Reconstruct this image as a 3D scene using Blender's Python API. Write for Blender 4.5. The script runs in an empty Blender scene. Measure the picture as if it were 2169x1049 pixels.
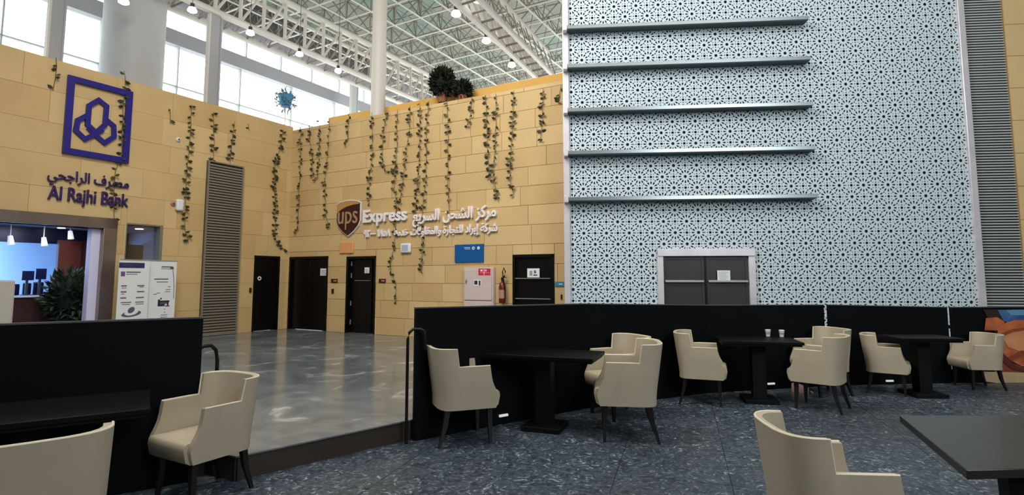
import bpy, bmesh, math, random
from math import sin, cos, tan, pi, radians, sqrt, atan2
from mathutils import Vector, Matrix
from mathutils.geometry import delaunay_2d_cdt
random.seed(7)
sc = bpy.context.scene
col = sc.collection
# ------------------------------------------------------------------ camera
FPX, VP, PITCH, H, MS = 1164.0, 484.0, radians(5.2), 1.55, 0.19
cd = bpy.data.cameras.new('camera'); cam = bpy.data.objects.new('camera', cd); col.objects.link(cam)
cam.location = (0, 0, H); cam.rotation_euler = (pi/2 + PITCH, 0, 0)
cd.sensor_width = 36; cd.lens = 36*FPX/2169; cd.shift_y = -(524.5-VP)/2169
cd.clip_start = .05; cd.clip_end = 300
sc.camera = cam
# ------------------------------------------------------------------ world, light, exposure
w = bpy.data.worlds.new('world'); sc.world = w; w.use_nodes = True
wn = w.node_tree.nodes; wn['Background'].inputs[0].default_value = (.93, .97, 1, 1); wn['Background'].inputs[1].default_value = 4.0
sc.view_settings.view_transform = 'Standard'; sc.view_settings.look = 'None'
sc.view_settings.exposure = 0; sc.view_settings.gamma = 1; sc.view_settings.use_curve_mapping = False
sc.cycles.max_bounces = 6; sc.cycles.diffuse_bounces = 3; sc.cycles.glossy_bounces = 3; sc.cycles.transmission_bounces = 4
sc.cycles.transparent_max_bounces = 8; sc.cycles.use_denoising = True
sc.cycles.sample_clamp_indirect = 6; sc.cycles.caustics_reflective = False; sc.cycles.caustics_refractive = False
def area(name, loc, target, size, power, color=(1,1,1), sy=None):
    l = bpy.data.lights.new(name, 'AREA'); l.energy = power; l.color = color; l.shape = 'RECTANGLE'
    l.size = size; l.size_y = sy or size
    o = bpy.data.objects.new(name, l); col.objects.link(o); o.location = loc
    o.rotation_euler = (Vector(target)-Vector(loc)).to_track_quat('-Z', 'Y').to_euler(); return o
area('fill_light_hall', (4, 4, 9.6), (4, 6, 0), 7, 275, (1, .98, .95))  # unseen fill lamp added high over the seating
area('fill_light_lattice', (6.5, -5, 7.2), (5.2, 10, 4), 5, 700, (.85, .94, 1))  # added fill from behind the camera to brighten the lattice wall
area('fill_light_stone', (-3.5, 5, 9.3), (.5, 11.5, 2.8), 4, 720, (1, .95, .88))  # unseen lamp added to brighten the yellow stone wall
area('fill_light_rear', (-2, -4, 9.3), (-2, 0, 0), 5, 120, (1, .96, .9))  # soft fill added above the rear of the hall, out of view
# ------------------------------------------------------------------ pixel -> world
CO = Vector((0, 0, H)); CF = Vector((0, cos(PITCH), sin(PITCH))); CU = Vector((0, -sin(PITCH), cos(PITCH)))
def ray(u, v): return Vector((1, 0, 0))*((u-1084.5)/FPX) - CU*((v-VP)/FPX) + CF
def gz(u, v, z=0.0):
    d = ray(u, v); return CO + d*((z-H)/d.z)
class Frame:
    """upright plane: origin on the ground, local x along it, local y away from the room"""
    def __init__(s, x, y, deg):
        s.o = Vector((x, y, 0)); s.a = radians(deg)
        s.e = Vector((cos(s.a), sin(s.a), 0)); s.n = Vector((-sin(s.a), cos(s.a), 0))
    def loc(s, u, v, ly=0.0):
        d = ray(u, v); q = CO + d*((s.o + s.n*ly - CO).dot(s.n)/d.dot(s.n)) - s.o
        return q.dot(s.e), q.z
    def P(s, a, z, ly=0.0): return s.o + s.e*a + s.n*ly + Vector((0, 0, z))
    def place(s, o, a=0, z=0, ly=0): o.location = s.P(a, z, ly); o.rotation_euler = (0, 0, s.a); return o
FL = Frame(-6.15, 15.1, 60.5)      # left wall, x<0 towards the camera
FY = Frame(-6.15, 15.1, -28.5)     # yellow wall with the express sign
g = gz(1207, 745, MS)
FR = Frame(g.x, g.y, -5.0)         # lattice wall
# ------------------------------------------------------------------ materials
def lin(c): return tuple(((x/255)/12.92 if x/255 <= .04045 else ((x/255+.055)/1.055)**2.4) for x in c) + (1,)
MAT = {}
def mat(name, rgb, rough=.6, metal=0, noise=0, scale=5, bump=0, emit=0, spec=.5, stretch=None, rgb2=None, coat=0):
    if name in MAT: return MAT[name]
    m = bpy.data.materials.new(name); m.use_nodes = True; nt = m.node_tree; b = nt.nodes['Principled BSDF']
    b.inputs['Base Color'].default_value = lin(rgb); b.inputs['Roughness'].default_value = rough
    b.inputs['Metallic'].default_value = metal; b.inputs['Specular IOR Level'].default_value = spec
    if coat: b.inputs['Coat Weight'].default_value = coat; b.inputs['Coat Roughness'].default_value = .08
    if emit:
        b.inputs['Emission Color'].default_value = lin(rgb); b.inputs['Emission Strength'].default_value = emit
    if noise or bump:
        tc = nt.nodes.new('ShaderNodeTexCoord'); mp = nt.nodes.new('ShaderNodeMapping'); nz = nt.nodes.new('ShaderNodeTexNoise')
        nt.links.new(tc.outputs['Object'], mp.inputs[0]); nt.links.new(mp.outputs[0], nz.inputs['Vector'])
        nz.inputs['Scale'].default_value = scale; nz.inputs['Detail'].default_value = 5
        if stretch: mp.inputs['Scale'].default_value = stretch
        if noise:
            cr = nt.nodes.new('ShaderNodeValToRGB'); nt.links.new(nz.outputs['Fac'], cr.inputs[0])
            a = lin(rgb); c2 = lin(rgb2) if rgb2 else tuple(x*(1-noise) for x in a[:3])+(1,)
            cr.color_ramp.elements[0].position = .3; cr.color_ramp.elements[1].position = .7
            cr.color_ramp.elements[0].color = c2; cr.color_ramp.elements[1].color = a
            nt.links.new(cr.outputs[0], b.inputs['Base Color'])
        if bump:
            bp = nt.nodes.new('ShaderNodeBump'); bp.inputs['Strength'].default_value = bump; bp.inputs['Distance'].default_value = .01
            nt.links.new(nz.outputs['Fac'], bp.inputs['Height']); nt.links.new(bp.outputs[0], b.inputs['Normal'])
    MAT[name] = m; return m
M_STONE = mat('ochre_stone', (214, 182, 127), .62, noise=.12, scale=1.2, bump=.05)
M_STONE2 = mat('ochre_stone_light', (219, 188, 133), .62, noise=.1, scale=1.4, bump=.05)
M_STONE3 = mat('ochre_stone_warm', (210, 176, 120), .62, noise=.12, scale=1.1, bump=.05)
M_JOINT = mat('stone_joint', (160, 128, 84), .9)
M_SETB = mat('ochre_render', (236, 186, 96), .7, noise=.06, scale=2)
M_CREAM = mat('cream_leather', (184, 170, 146), .5, noise=.06, scale=6, bump=.05)
M_LEG = mat('dark_wood', (26, 17, 14), .35)
M_TABLE = mat('black_brown_wood', (9, 8, 7), .45, spec=.15, noise=.3, scale=3, stretch=(1, 12, 1))
M_TBASE = mat('black_table_base', (5, 5, 6), .6, spec=.2)
M_BLACK = mat('black_partition', (6, 9, 13), .7, spec=.12, noise=.2, scale=2)
M_BLKEDGE = mat('partition_edge', (70, 72, 74), .4)
M_DOOR = mat('black_brown_door', (10, 6, 6), .35, noise=.3, scale=4, spec=.3)
M_PIPE = mat('dark_pipe', (24, 20, 19), .35, metal=.4)
M_LATT = mat('lattice_white', (208, 222, 228), .5)
M_LBACK = mat('lattice_backing', (74, 92, 100), .8)
M_CHROME = mat('chrome_trim', (238, 232, 236), .28, metal=.35, noise=.15, scale=3)
M_BRONZE = mat('brushed_portal_metal', (170, 150, 138), .3, metal=.9, noise=.3, scale=2)
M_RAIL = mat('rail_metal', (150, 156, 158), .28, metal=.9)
M_LOUV = mat('louvre_grey', (128, 120, 105), .6)
M_LOUVD = mat('louvre_dark', (44, 42, 38), .8)
M_LOUV2 = mat('louvre_steel', (176, 180, 180), .5)
M_COLG = mat('column_grey', (184, 186, 186), .6, noise=.05)
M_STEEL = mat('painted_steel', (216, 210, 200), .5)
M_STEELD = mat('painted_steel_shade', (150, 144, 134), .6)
M_STEELB = mat('beam_steel', (168, 170, 174), .5)
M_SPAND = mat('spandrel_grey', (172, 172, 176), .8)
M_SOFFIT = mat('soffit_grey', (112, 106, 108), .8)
M_MULL = mat('mullion_pale', (196, 200, 200), .6)
M_DECK = mat('roof_deck', (168, 168, 154), .7, noise=.45, scale=3, stretch=(8, .6, 1))
M_DECK2 = mat('roof_deck_green', (150, 168, 154), .7, noise=.35, scale=3, stretch=(8, .6, 1))
M_DECKD = mat('roof_deck_dark', (30, 28, 28), .9)
M_LAMP = mat('lamp_glow', (255, 250, 244), .5, emit=9)
M_LAMPB = mat('lamp_body', (60, 60, 62), .5)
M_LEAF = mat('vine_leaf', (46, 52, 20), .6, noise=.4, scale=9)
M_LEAF2 = mat('vine_leaf_light', (78, 78, 34), .6)
M_STEM = mat('vine_stem', (92, 82, 48), .8)
M_BUSH = mat('bush_green', (30, 40, 20), .8, noise=.5, scale=6)
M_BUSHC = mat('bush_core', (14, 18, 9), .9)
M_BLUEP = mat('blue_pot', (70, 140, 185), .5)
M_SOIL = mat('planter_soil', (60, 45, 30), .9)
M_TERRA = mat('terracotta', (150, 96, 60), .8)
M_INDIGO = mat('indigo_sign', (30, 18, 124), .4)
M_INDIGOT = mat('indigo_letter', (52, 22, 92), .4)
M_WHITE = mat('white_paint', (232, 230, 230), .45)
M_WSIDE = mat('letter_white', (246, 238, 236), .4)
M_PAPER = mat('paper_white', (235, 235, 235), .7)
M_PRINTG = mat('print_grey', (92, 92, 108), .7)
M_PRINTB = mat('print_navy', (36, 40, 96), .6)
M_PRINTP = mat('print_purple', (108, 84, 128), .6)
M_PRINTK = mat('print_dark', (42, 40, 56), .7)
M_UPSB = mat('shield_brown', (58, 20, 12), .4)
M_UPSG = mat('shield_gold', (190, 140, 84), .4)
M_UPST = mat('shield_tan', (176, 136, 104), .4)
M_BLUES = mat('blue_sign', (0, 84, 150), .45)
M_TEAL = mat('teal_plate', (48, 132, 158), .5)
M_PEACH = mat('peach_box', (226, 160, 108), .6)
M_RED = mat('label_red', (206, 36, 70), .5)
M_EXT = mat('extinguisher_red', (110, 20, 22), .3)
M_CAB = mat('cabinet_steel', (214, 196, 190), .35, noise=.12, scale=2)
M_SILV = mat('silver_bar', (190, 194, 196), .3, metal=.7)
M_WOOD = mat('brown_wood', (128, 66, 52), .45, noise=.3, scale=2, stretch=(6, 6, 1))
M_WOODD = mat('dark_brown_wood', (64, 26, 28), .5, noise=.3, scale=2, stretch=(6, 6, 1))
M_BWALL = mat('bank_wall_blue', (190, 215, 250), .7)
M_BCEIL = mat('bank_ceiling', (150, 158, 180), .8)
M_BLUEL = mat('blue_light', (20, 60, 250), .5, emit=1.6)
M_SCREEN = mat('screen_dark', (20, 30, 70), .3)
M_DESKT = mat('desk_top', (200, 215, 240), .4)
M_KIOSK = mat('kiosk_cream', (196, 190, 178), .5)
M_PLANT = mat('indoor_plant', (34, 60, 34), .6, noise=.4, scale=8)
M_SHOE = mat('shoe_tan', (170, 132, 124), .5)
M_CUP = mat('cup_white', (225, 228, 226), .5)
M_RISER = mat('step_riser', (62, 50, 42), .5, noise=.25, scale=3)
M_GREYN = mat('notice_grey', (150, 155, 150), .7)
# glass
gm = bpy.data.materials.new('window_glass'); gm.use_nodes = True; nt = gm.node_tree; nt.nodes.clear()
o_ = nt.nodes.new('ShaderNodeOutputMaterial'); mx = nt.nodes.new('ShaderNodeMixShader'); tr = nt.nodes.new('ShaderNodeBsdfTransparent'); gl = nt.nodes.new('ShaderNodeBsdfGlossy')
tr.inputs[0].default_value = (.96, .98, .97, 1); gl.inputs['Roughness'].default_value = .05; mx.inputs[0].default_value = .06
nt.links.new(tr.outputs[0], mx.inputs[1]); nt.links.new(gl.outputs[0], mx.inputs[2]); nt.links.new(mx.outputs[0], o_.inputs[0]); M_GLASS = gm
def floor_mat(name, base, dark, light, sc_, rough, dist, lo, hi, coat=0, bump=.0, big=None):
    m = bpy.data.materials.new(name); m.use_nodes = True; nt = m.node_tree; b = nt.nodes['Principled BSDF']
    tc = nt.nodes.new('ShaderNodeTexCoord'); gm_ = nt.nodes.new('ShaderNodeNewGeometry')
    n1 = nt.nodes.new('ShaderNodeTexNoise'); n1.inputs['Scale'].default_value = sc_; n1.inputs['Detail'].default_value = 3; n1.inputs['Distortion'].default_value = dist
    nt.links.new(gm_.outputs['Position'], n1.inputs['Vector'])
    cr = nt.nodes.new('ShaderNodeValToRGB'); el = cr.color_ramp.elements
    el[0].position = lo; el[0].color = lin(dark); el[1].position = hi; el[1].color = lin(light)
    e = el.new((lo+hi)/2); e.color = lin(base); e2 = el.new((lo+hi)/2+.04); e2.color = lin(base)
    nt.links.new(n1.outputs['Fac'], cr.inputs[0])
    n2 = nt.nodes.new('ShaderNodeTexNoise'); n2.inputs['Scale'].default_value = big or .6; n2.inputs['Detail'].default_value = 3
    nt.links.new(gm_.outputs['Position'], n2.inputs['Vector'])
    mr = nt.nodes.new('ShaderNodeMapRange'); mr.inputs[3].default_value = .75; mr.inputs[4].default_value = 1.2; mr.inputs[1].default_value = .3; mr.inputs[2].default_value = .7
    nt.links.new(n2.outputs['Fac'], mr.inputs[0])
    mm = nt.nodes.new('ShaderNodeVectorMath'); mm.operation = 'SCALE'
    nt.links.new(cr.outputs[0], mm.inputs[0]); nt.links.new(mr.outputs[0], mm.inputs['Scale'])
    nt.links.new(mm.outputs[0], b.inputs['Base Color']); b.inputs['Roughness'].default_value = rough
    if bump:
        bp = nt.nodes.new('ShaderNodeBump'); bp.inputs['Strength'].default_value = bump; bp.inputs['Distance'].default_value = .004
        nt.links.new(n1.outputs['Fac'], bp.inputs['Height']); nt.links.new(bp.outputs[0], b.inputs['Normal'])
    return m
M_FLOOR = floor_mat('blue_grey_granite', (70, 81, 90), (38, 47, 56), (166, 174, 178), 13, .42, 2.2, .36, .74, bump=.12)
M_MARB = floor_mat('grey_marble', (116, 124, 128), (94, 102, 108), (206, 206, 200), 1.6, .16, 1.6, .3, .82)
M_FJ = mat('floor_joint', (24, 30, 36), .7)
# ------------------------------------------------------------------ mesh builder
class MB:
    def __init__(s): s.v = []; s.f = []
    def add(s, vs, fs):
        k = len(s.v); s.v += [tuple(x) for x in vs]; s.f += [tuple(i+k for i in f) for f in fs]; return s
    def box(s, x0, x1, y0, y1, z0, z1):
        return s.add([(x0,y0,z0),(x1,y0,z0),(x1,y1,z0),(x0,y1,z0),(x0,y0,z1),(x1,y0,z1),(x1,y1,z1),(x0,y1,z1)],
                     [(0,3,2,1),(4,5,6,7),(0,1,5,4),(1,2,6,5),(2,3,7,6),(3,0,4,7)])
    def tube(s, pts, r, n=6, r2=None):
        pts = [Vector(p) for p in pts]; rings = []; m = len(pts)
        for i, p in enumerate(pts):
            t = (pts[min(i+1, m-1)]-pts[max(i-1, 0)]).normalized()
            up = Vector((0,0,1)) if abs(t.z) < .9 else Vector((1,0,0))
            a = t.cross(up).normalized(); b = t.cross(a); rr = r + ((r2-r)*i/(m-1) if r2 is not None else 0)
            rings.append([p + a*cos(2*pi*k/n)*rr + b*sin(2*pi*k/n)*rr for k in range(n)])
        vs = [q for rg in rings for q in rg]
        fs = [(i*n+k, i*n+(k+1)%n, (i+1)*n+(k+1)%n, (i+1)*n+k) for i in range(m-1) for k in range(n)]
        fs += [tuple(range(n))[::-1], tuple((m-1)*n+k for k in range(n))]
        return s.add(vs, fs)
    def lathe(s, prof, n=16, c=(0,0,0)):
        vs = [(c[0]+r*cos(2*pi*k/n), c[1]+r*sin(2*pi*k/n), c[2]+z) for r, z in prof for k in range(n)]; m = len(prof)
        fs = [(i*n+k, i*n+(k+1)%n, (i+1)*n+(k+1)%n, (i+1)*n+k) for i in range(m-1) for k in range(n)]
        fs += [tuple(range(n))[::-1], tuple((m-1)*n+k for k in range(n))]
        return s.add(vs, fs)
    def prism(s, poly, y0, y1):          # polygon in x,z extruded along y (y0 nearest the room)
        n = len(poly); a = sum(poly[i][0]*poly[(i+1)%n][1]-poly[(i+1)%n][0]*poly[i][1] for i in range(n))
        if a < 0: poly = poly[::-1]
        vs = [(x, y0, z) for x, z in poly] + [(x, y1, z) for x, z in poly]
        fs = [tuple(range(n)), tuple(range(n, 2*n))[::-1]] + [(i, i+n, (i+1)%n+n, (i+1)%n) for i in range(n)]
        return s.add(vs, fs)
    def slab(s, poly, z0, z1):           # polygon in x,y
        n = len(poly); a = sum(poly[i][0]*poly[(i+1)%n][1]-poly[(i+1)%n][0]*poly[i][1] for i in range(n))
        if a < 0: poly = poly[::-1]
        vs = [(x, y, z0) for x, y in poly] + [(x, y, z1) for x, y in poly]
        return s.add(vs, [tuple(range(n))[::-1], tuple(range(n, 2*n))] + [(i, (i+1)%n, (i+1)%n+n, i+n) for i in range(n)])
    def ringstrip(s, outer, inner, y0, y1):   # closed frame between two equal-length outlines
        n = len(outer); vs = [(x,y0,z) for x,z in outer]+[(x,y0,z) for x,z in inner]+[(x,y1,z) for x,z in outer]+[(x,y1,z) for x,z in inner]
        fs = []
        for i in range(n):
            j = (i+1) % n
            fs += [(i, j, n+j, n+i), (2*n+i, 3*n+i, 3*n+j, 2*n+j), (i, 2*n+i, 2*n+j, j), (n+i, n+j, 3*n+j, 3*n+i)]
        return s.add(vs, fs)
    def mesh(s, name, m, smooth=False, ang=40):
        me = bpy.data.meshes.new(name); me.from_pydata(s.v, [], s.f)
        bm = bmesh.new(); bm.from_mesh(me); bmesh.ops.recalc_face_normals(bm, faces=bm.faces); bm.to_mesh(me); bm.free()
        if m: me.materials.append(m)
        if smooth:
            me.polygons.foreach_set('use_smooth', [True]*len(me.polygons)); me.set_sharp_from_angle(angle=radians(ang))
        return me
def link(name, me, parent=None, loc=None):
    o = bpy.data.objects.new(name, me); col.objects.link(o)
    if parent: o.parent = parent
    if loc: o.location = loc
    return o
def obj(name, mb, m, parent=None, smooth=False, bevel=0, ang=40, label=None, seg=2):
    o = link(name, mb.mesh(name, m, smooth or bevel > 0, ang), parent)
    if bevel:
        b = o.modifiers.new('bevel', 'BEVEL'); b.width = bevel; b.segments = seg; b.limit_method = 'ANGLE'; b.angle_limit = radians(50)
    if label: o['label'] = label
    return o
def tag(o, label, cat, group=None, kind=None):
    o['label'] = label; o['category'] = cat
    if group: o['group'] = group
    if kind: o['kind'] = kind
    return o
def thing(name, label, cat, group=None):
    o = bpy.data.objects.new(name, None); o.empty_display_size = .2; col.objects.link(o); return tag(o, label, cat, group)
def struct(o): o['kind'] = 'structure'; return o
def copy_tree(o, parent=None):
    c = o.copy(); col.objects.link(c); c.parent = parent
    for ch in o.children: copy_tree(ch, c)
    return c
def B(*a): return MB().box(*a)
def rects_minus(r, holes):
    out = [r]
    for hx0, hx1, hz0, hz1 in holes:
        nxt = []
        for x0, x1, z0, z1 in out:
            if hx0 >= x1 or hx1 <= x0 or hz0 >= z1 or hz1 <= z0: nxt.append((x0, x1, z0, z1)); continue
            if hx0 > x0: nxt.append((x0, hx0, z0, z1))
            if hx1 < x1: nxt.append((hx1, x1, z0, z1))
            a, b = max(x0, hx0), min(x1, hx1)
            if hz1 < z1: nxt.append((a, b, hz1, z1))
            if hz0 > z0: nxt.append((a, b, z0, hz0))
        out = nxt
    return out
# ------------------------------------------------------------------ text
ARF = {'ا': (0xFE8D,), 'ب': (0xFE8F,), 'ة': (0xFE93,), 'ت': (0xFE95,), 'ج': (0xFE9D,), 'ح': (0xFEA1,), 'خ': (0xFEA5,), 'د': (0xFEA9,),
       'ر': (0xFEAD,), 'ز': (0xFEAF,), 'س': (0xFEB1,), 'ش': (0xFEB5,), 'ص': (0xFEB9,), 'ع': (0xFEC9,), 'ف': (0xFED1,), 'ق': (0xFED5,),
       'ك': (0xFED9,), 'ل': (0xFEDD,), 'م': (0xFEE1,), 'ن': (0xFEE5,), 'و': (0xFEED,), 'ي': (0xFEF1,), 'إ': (0xFE87,)}
NOJOIN = 'اةدرزوإ'
def shape(t):
    out = []
    for i, ch in enumerate(t):
        if ch not in ARF: out.append(ch); continue
        base = ARF[ch][0]
        prev = i > 0 and t[i-1] in ARF and t[i-1] not in NOJOIN
        nxt = i+1 < len(t) and t[i+1] in ARF and ch not in NOJOIN
        out.append(chr(base + (3 if prev and nxt else 2 if nxt else 1 if prev else 0)))
    return ''.join(out[::-1])
def text_mesh(name, body, width, height, m, depth=.03, bold=0):
    c = bpy.data.curves.new(name, 'FONT'); c.body = body; c.extrude = .02; c.offset = bold; c.resolution_u = 3
    o = bpy.data.objects.new(name, c); col.objects.link(o); bpy.context.view_layer.update()
    me = bpy.data.meshes.new_from_object(o.evaluated_get(bpy.context.evaluated_depsgraph_get()))
    bpy.data.objects.remove(o)
    xs = [v.co.x for v in me.vertices]; ys = [v.co.y for v in me.vertices]; x0, x1, y0, y1 = min(xs), max(xs), min(ys), max(ys)
    for v in me.vertices:
        x, y, z = v.co; v.co = ((x-x0)/(x1-x0)*width, -z/.02*depth/2 - depth/2, (y-y0)/(y1-y0)*height)
    me.materials.clear(); me.materials.append(m); me.name = name; return me
def lettering(F, pxs, name, body, m, label, cat, ly=-.03, depth=.04, bold=.01, group=None):
    """pxs: u0,v_top(left),u1,v_bottom(left)"""
    u0, vt, u1, vb = pxs
    a0, zt = F.loc(u0, vt, ly); _, zb = F.loc(u0, vb, ly); a1, _ = F.loc(u1, vt, ly)
    o = link(name, text_mesh(name, body, a1-a0, zt-zb, m, depth, bold)); F.place(o, a0, zb, ly)
    return tag(o, label, cat, group)
# ================================================================== FLOORS
GA = radians(17)
ge, gn = Vector((cos(GA+0), -sin(GA), 0)), Vector((sin(GA), cos(GA), 0))
# partition ground line (front face), given as ground pixels with panel height
Lp0, Lp1 = gz(-260, 699, 1.235), gz(431, 675, 1.235)
RB = [(877, 935, 1.255), (1240, 866, 1.235), (1500, 833, 1.175), (1754, 818, 1.155), (1763, 817, 1.155), (2018, 812, 1.11), (2026, 812, 1.11), (2260, 808, 1.11)]
RP = [gz(u, v) for u, v, h in RB]
fm = MB().box(-14, 16, -4, 16, -.08, -.006)
fm = MB().box(-22, 17, -9, 16, -.08, -.006); floor = struct(obj('floor', fm, M_FJ))
TS = .86; tile_me = B(0, TS-.005, 0, TS-.005, -.03, 0).mesh('floor_slab', M_FLOOR)
rot = -GA
for i in range(-9, 11):
    for j in range(1, 13):
        p = ge*(i*TS+.33) + gn*(j*TS+.28)
        cp = p + ge*TS/2 + gn*TS/2
        d = cp - CO; f = d.dot(CF)
        if f < .5 or abs(d.x/f*FPX) > 1250: continue
        # stop below the raised marble
        if cp.x < RP[0].x:
            t = (cp.x-Lp1.x)/(RP[0].x-Lp1.x); yl = Lp1.y+(RP[0].y-Lp1.y)*t
        else:
            yl = 99
            for a, b in zip(RP, RP[1:]):
                if a.x <= cp.x <= b.x: yl = a.y+(b.y-a.y)*(cp.x-a.x)/(b.x-a.x)
            if yl == 99: yl = RP[-1].y
        if cp.y > yl+.9: continue
        t_ = link('floor_slab', tile_me, floor, p); t_.rotation_euler = (0, 0, rot)
# raised marble platform
lp0 = Vector((Lp0.x, Lp0.y, 0)); lp1 = Vector((Lp1.x, Lp1.y, 0)); off = Vector((0, .10, 0))
e0 = gz(520, 1012+3, 0) ; e1 = gz(870, 937, 0)
edge = [lp0 + off*1.2, lp1 + off*1.2, gz(497, 1022)] + [p + off*.9 for p in RP]
edge[0] = edge[1] + (edge[0]-edge[1])*1.3
poly = [(p.x, p.y) for p in edge] + [(16, edge[-1].y), (16, 20), (-16, 22), (-16, edge[0].y)]
struct(obj('floor_marble', MB().slab(poly, MS-.012, MS), M_MARB))
ri = MB()
for a, b in zip(edge, edge[1:]):
    n = Vector((-(b-a).y, (b-a).x, 0)).normalized()*.02
    q = [a+n*1.0, b+n*1.0, b+n*3, a+n*3]; ri.slab([(p.x, p.y) for p in q], -.01, MS-.012)
struct(obj('trim_step_riser', ri, M_RISER))
# ================================================================== WALLS
def tiled_wall(name, F, x0, x1, z0, z1, holes, thick, tw, th, off_, seedk):
    base = MB()
    for r in rects_minus((x0, x1, z0, z1), holes): base.box(r[0], r[1], 0, thick, r[2], r[3])
    W = struct(obj(name, base, mat('stone_joint_left', (188, 152, 100), .9) if name == 'wall_left' else M_JOINT)); F.place(W)
    rnd = random.Random(seedk); mats = [M_STONE, M_STONE, M_STONE2, M_STONE3]
    cache = {}
    z = z0; row = 0
    while z < z1-.02:
        zt = min(z+th, z1); x = x0 - (rnd.random()*tw if row % 2 else 0)
        while x < x1-.001:
            wd = tw*rnd.choice((.9, 1, 1, 1.35)); xa, xb = max(x, x0), min(x+wd, x1)
            x += wd
            if xb-xa < .03: continue
            for r in rects_minus((xa, xb, z, zt), holes):
                if r[1]-r[0] < .02 or r[3]-r[2] < .02: continue
                k = rnd.randrange(4); py = .018+rnd.random()*.006
                jg = .0022 if name == 'wall_left' else .004; link('wall_panel', B(r[0]+jg, r[1]-jg, -py, .004, r[2]+jg, r[3]-jg).mesh('wall_panel', mats[k]), W)
        z = zt; row += 1
    return W
WH = 5.78
def bb(F, u0, v0, u1, v1, ly=0):
    a, zt = F.loc(u0, v0, ly); b, zb = F.loc(u1, v1, ly); return a, b, zb, zt
dA, dB = FL.loc(535, 543)[0]+.04, FL.loc(590, 543)[0]+.03
gA, gB = FL.loc(432, 340)[0]+.06, FL.loc(508, 352)[0]+.05
bankA, bankB = -7.9, -4.52
winA, winB = FL.loc(267, 472)[0], FL.loc(345, 478)[0]
holesL = [(dA, dB, MS, 2.14), (bankA, bankB, MS, 2.56), (winA, winB, 1.1, 2.72)]
WL = tiled_wall('wall_left', FL, -15, 0, MS, WH, holesL, .25, 1.15, .62, 0, 3)
d2a, d2b = .06, FY.loc(697, 543)[0]; d3a, d3b = FY.loc(736, 544)[0], FY.loc(798, 544)[0]; d4a, d4b = FY.loc(1087, 539)[0], FY.loc(1175, 539)[0]
d2a = FY.loc(613, 560)[0]+.03
holesY = [(d2a, d2b, MS, 2.13), (d3a, d3b, MS, 2.1), (d4a, d4b, MS, 2.05)]
WY = tiled_wall('wall_back', FY, .0, 8.9, MS, WH-.1, holesY, .25, .86, .415, 0, 5)
# set-back parapet behind the planting trough
za = FY.loc(1197, 153, 1.0)[1]
sb = MB().box(.3, 12, 1.0, 1.25, MS, za); o = struct(obj('wall_parapet', sb, M_SETB)); FY.place(o)
o = struct(obj('trim_planting_trough', MB().box(.1, 8.9, .25, 1.0, WH-.9, WH-.25), M_SOIL)); FY.place(o)
# ================================================================== LATTICE WALL
PER = .4245
latL, latR = 0.03, FR.loc(2072, 640)[0]
latTop = 8.6
ldA, ldB = FR.loc(1393, 600)[0], FR.loc(1600, 600)[0]; ldT = FR.loc(1500, 527)[1]
WR = struct(obj('wall_lattice_backing', MB().box(latL-.02, latR+.02, .05, .25, MS, latTop), M_LBACK)); FR.place(WR)
cellH = []
def kite(cx, cz, ang, r0, r1, wd):
    c, s = cos(ang), sin(ang); rm = r0+(r1-r0)*.62
    loc = [(r0, -wd*.35), (rm, -wd), (r1, -wd*.55), (r1, wd*.55), (rm, wd), (r0, wd*.35)]
    return [(cx+x*c-y*s, cz+x*s+y*c) for x, y in loc]
def ngon(cx, cz, r, n, a0=0, sx=1, sy=1, rot_=0):
    pts = [(r*sx*cos(a0+2*pi*k/n), r*sy*sin(a0+2*pi*k/n)) for k in range(n)]
    c, s = cos(rot_), sin(rot_); return [(cx+x*c-y*s, cz+x*s+y*c) for x, y in pts]
for cx, cz in ((0, 0), (.5, .5)):
    cellH.append(ngon(cx, cz, .072, 10))
    for k in range(12): cellH.append(kite(cx, cz, k*pi/6, .168, .296, .037))
    for sx in (1, -1):
        for sz in (1, -1):
            for (px, pz) in ((.325, .195), (.195, .33)):
                an = atan2(sz*pz, sx*px); cellH.append(ngon(cx+sx*px, cz+sz*pz, .036, 4, pi/4, 1.1, .8, atan2(sz, -sx) if True else an))
for cx, cz in ((.5, 0), (0, .5)):
    cellH.append(ngon(cx, cz, .062, 8))
    for k in range(4): cellH.append(ngon(cx+.122*cos(k*pi/2), cz+.122*sin(k*pi/2), .036, 4, pi/4, .8, 1.2, k*pi/2))
    for k in range(4): cellH.append(ngon(cx+.162*cos(k*pi/2+pi/4), cz+.162*sin(k*pi/2+pi/4), .027, 4, 0))
def clip(poly, ax, val, keep_less):
    out = []; n = len(poly)
    for i in range(n):
        a, b = poly[i], poly[(i+1) % n]; ia = (a[ax] <= val) if keep_less else (a[ax] >= val); ib = (b[ax] <= val) if keep_less else (b[ax] >= val)
        if ia: out.append(a)
        if ia != ib:
            t = (val-a[ax])/(b[ax]-a[ax]); out.append((a[0]+(b[0]-a[0])*t, a[1]+(b[1]-a[1])*t))
    return out
lat_cache = {}
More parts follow.
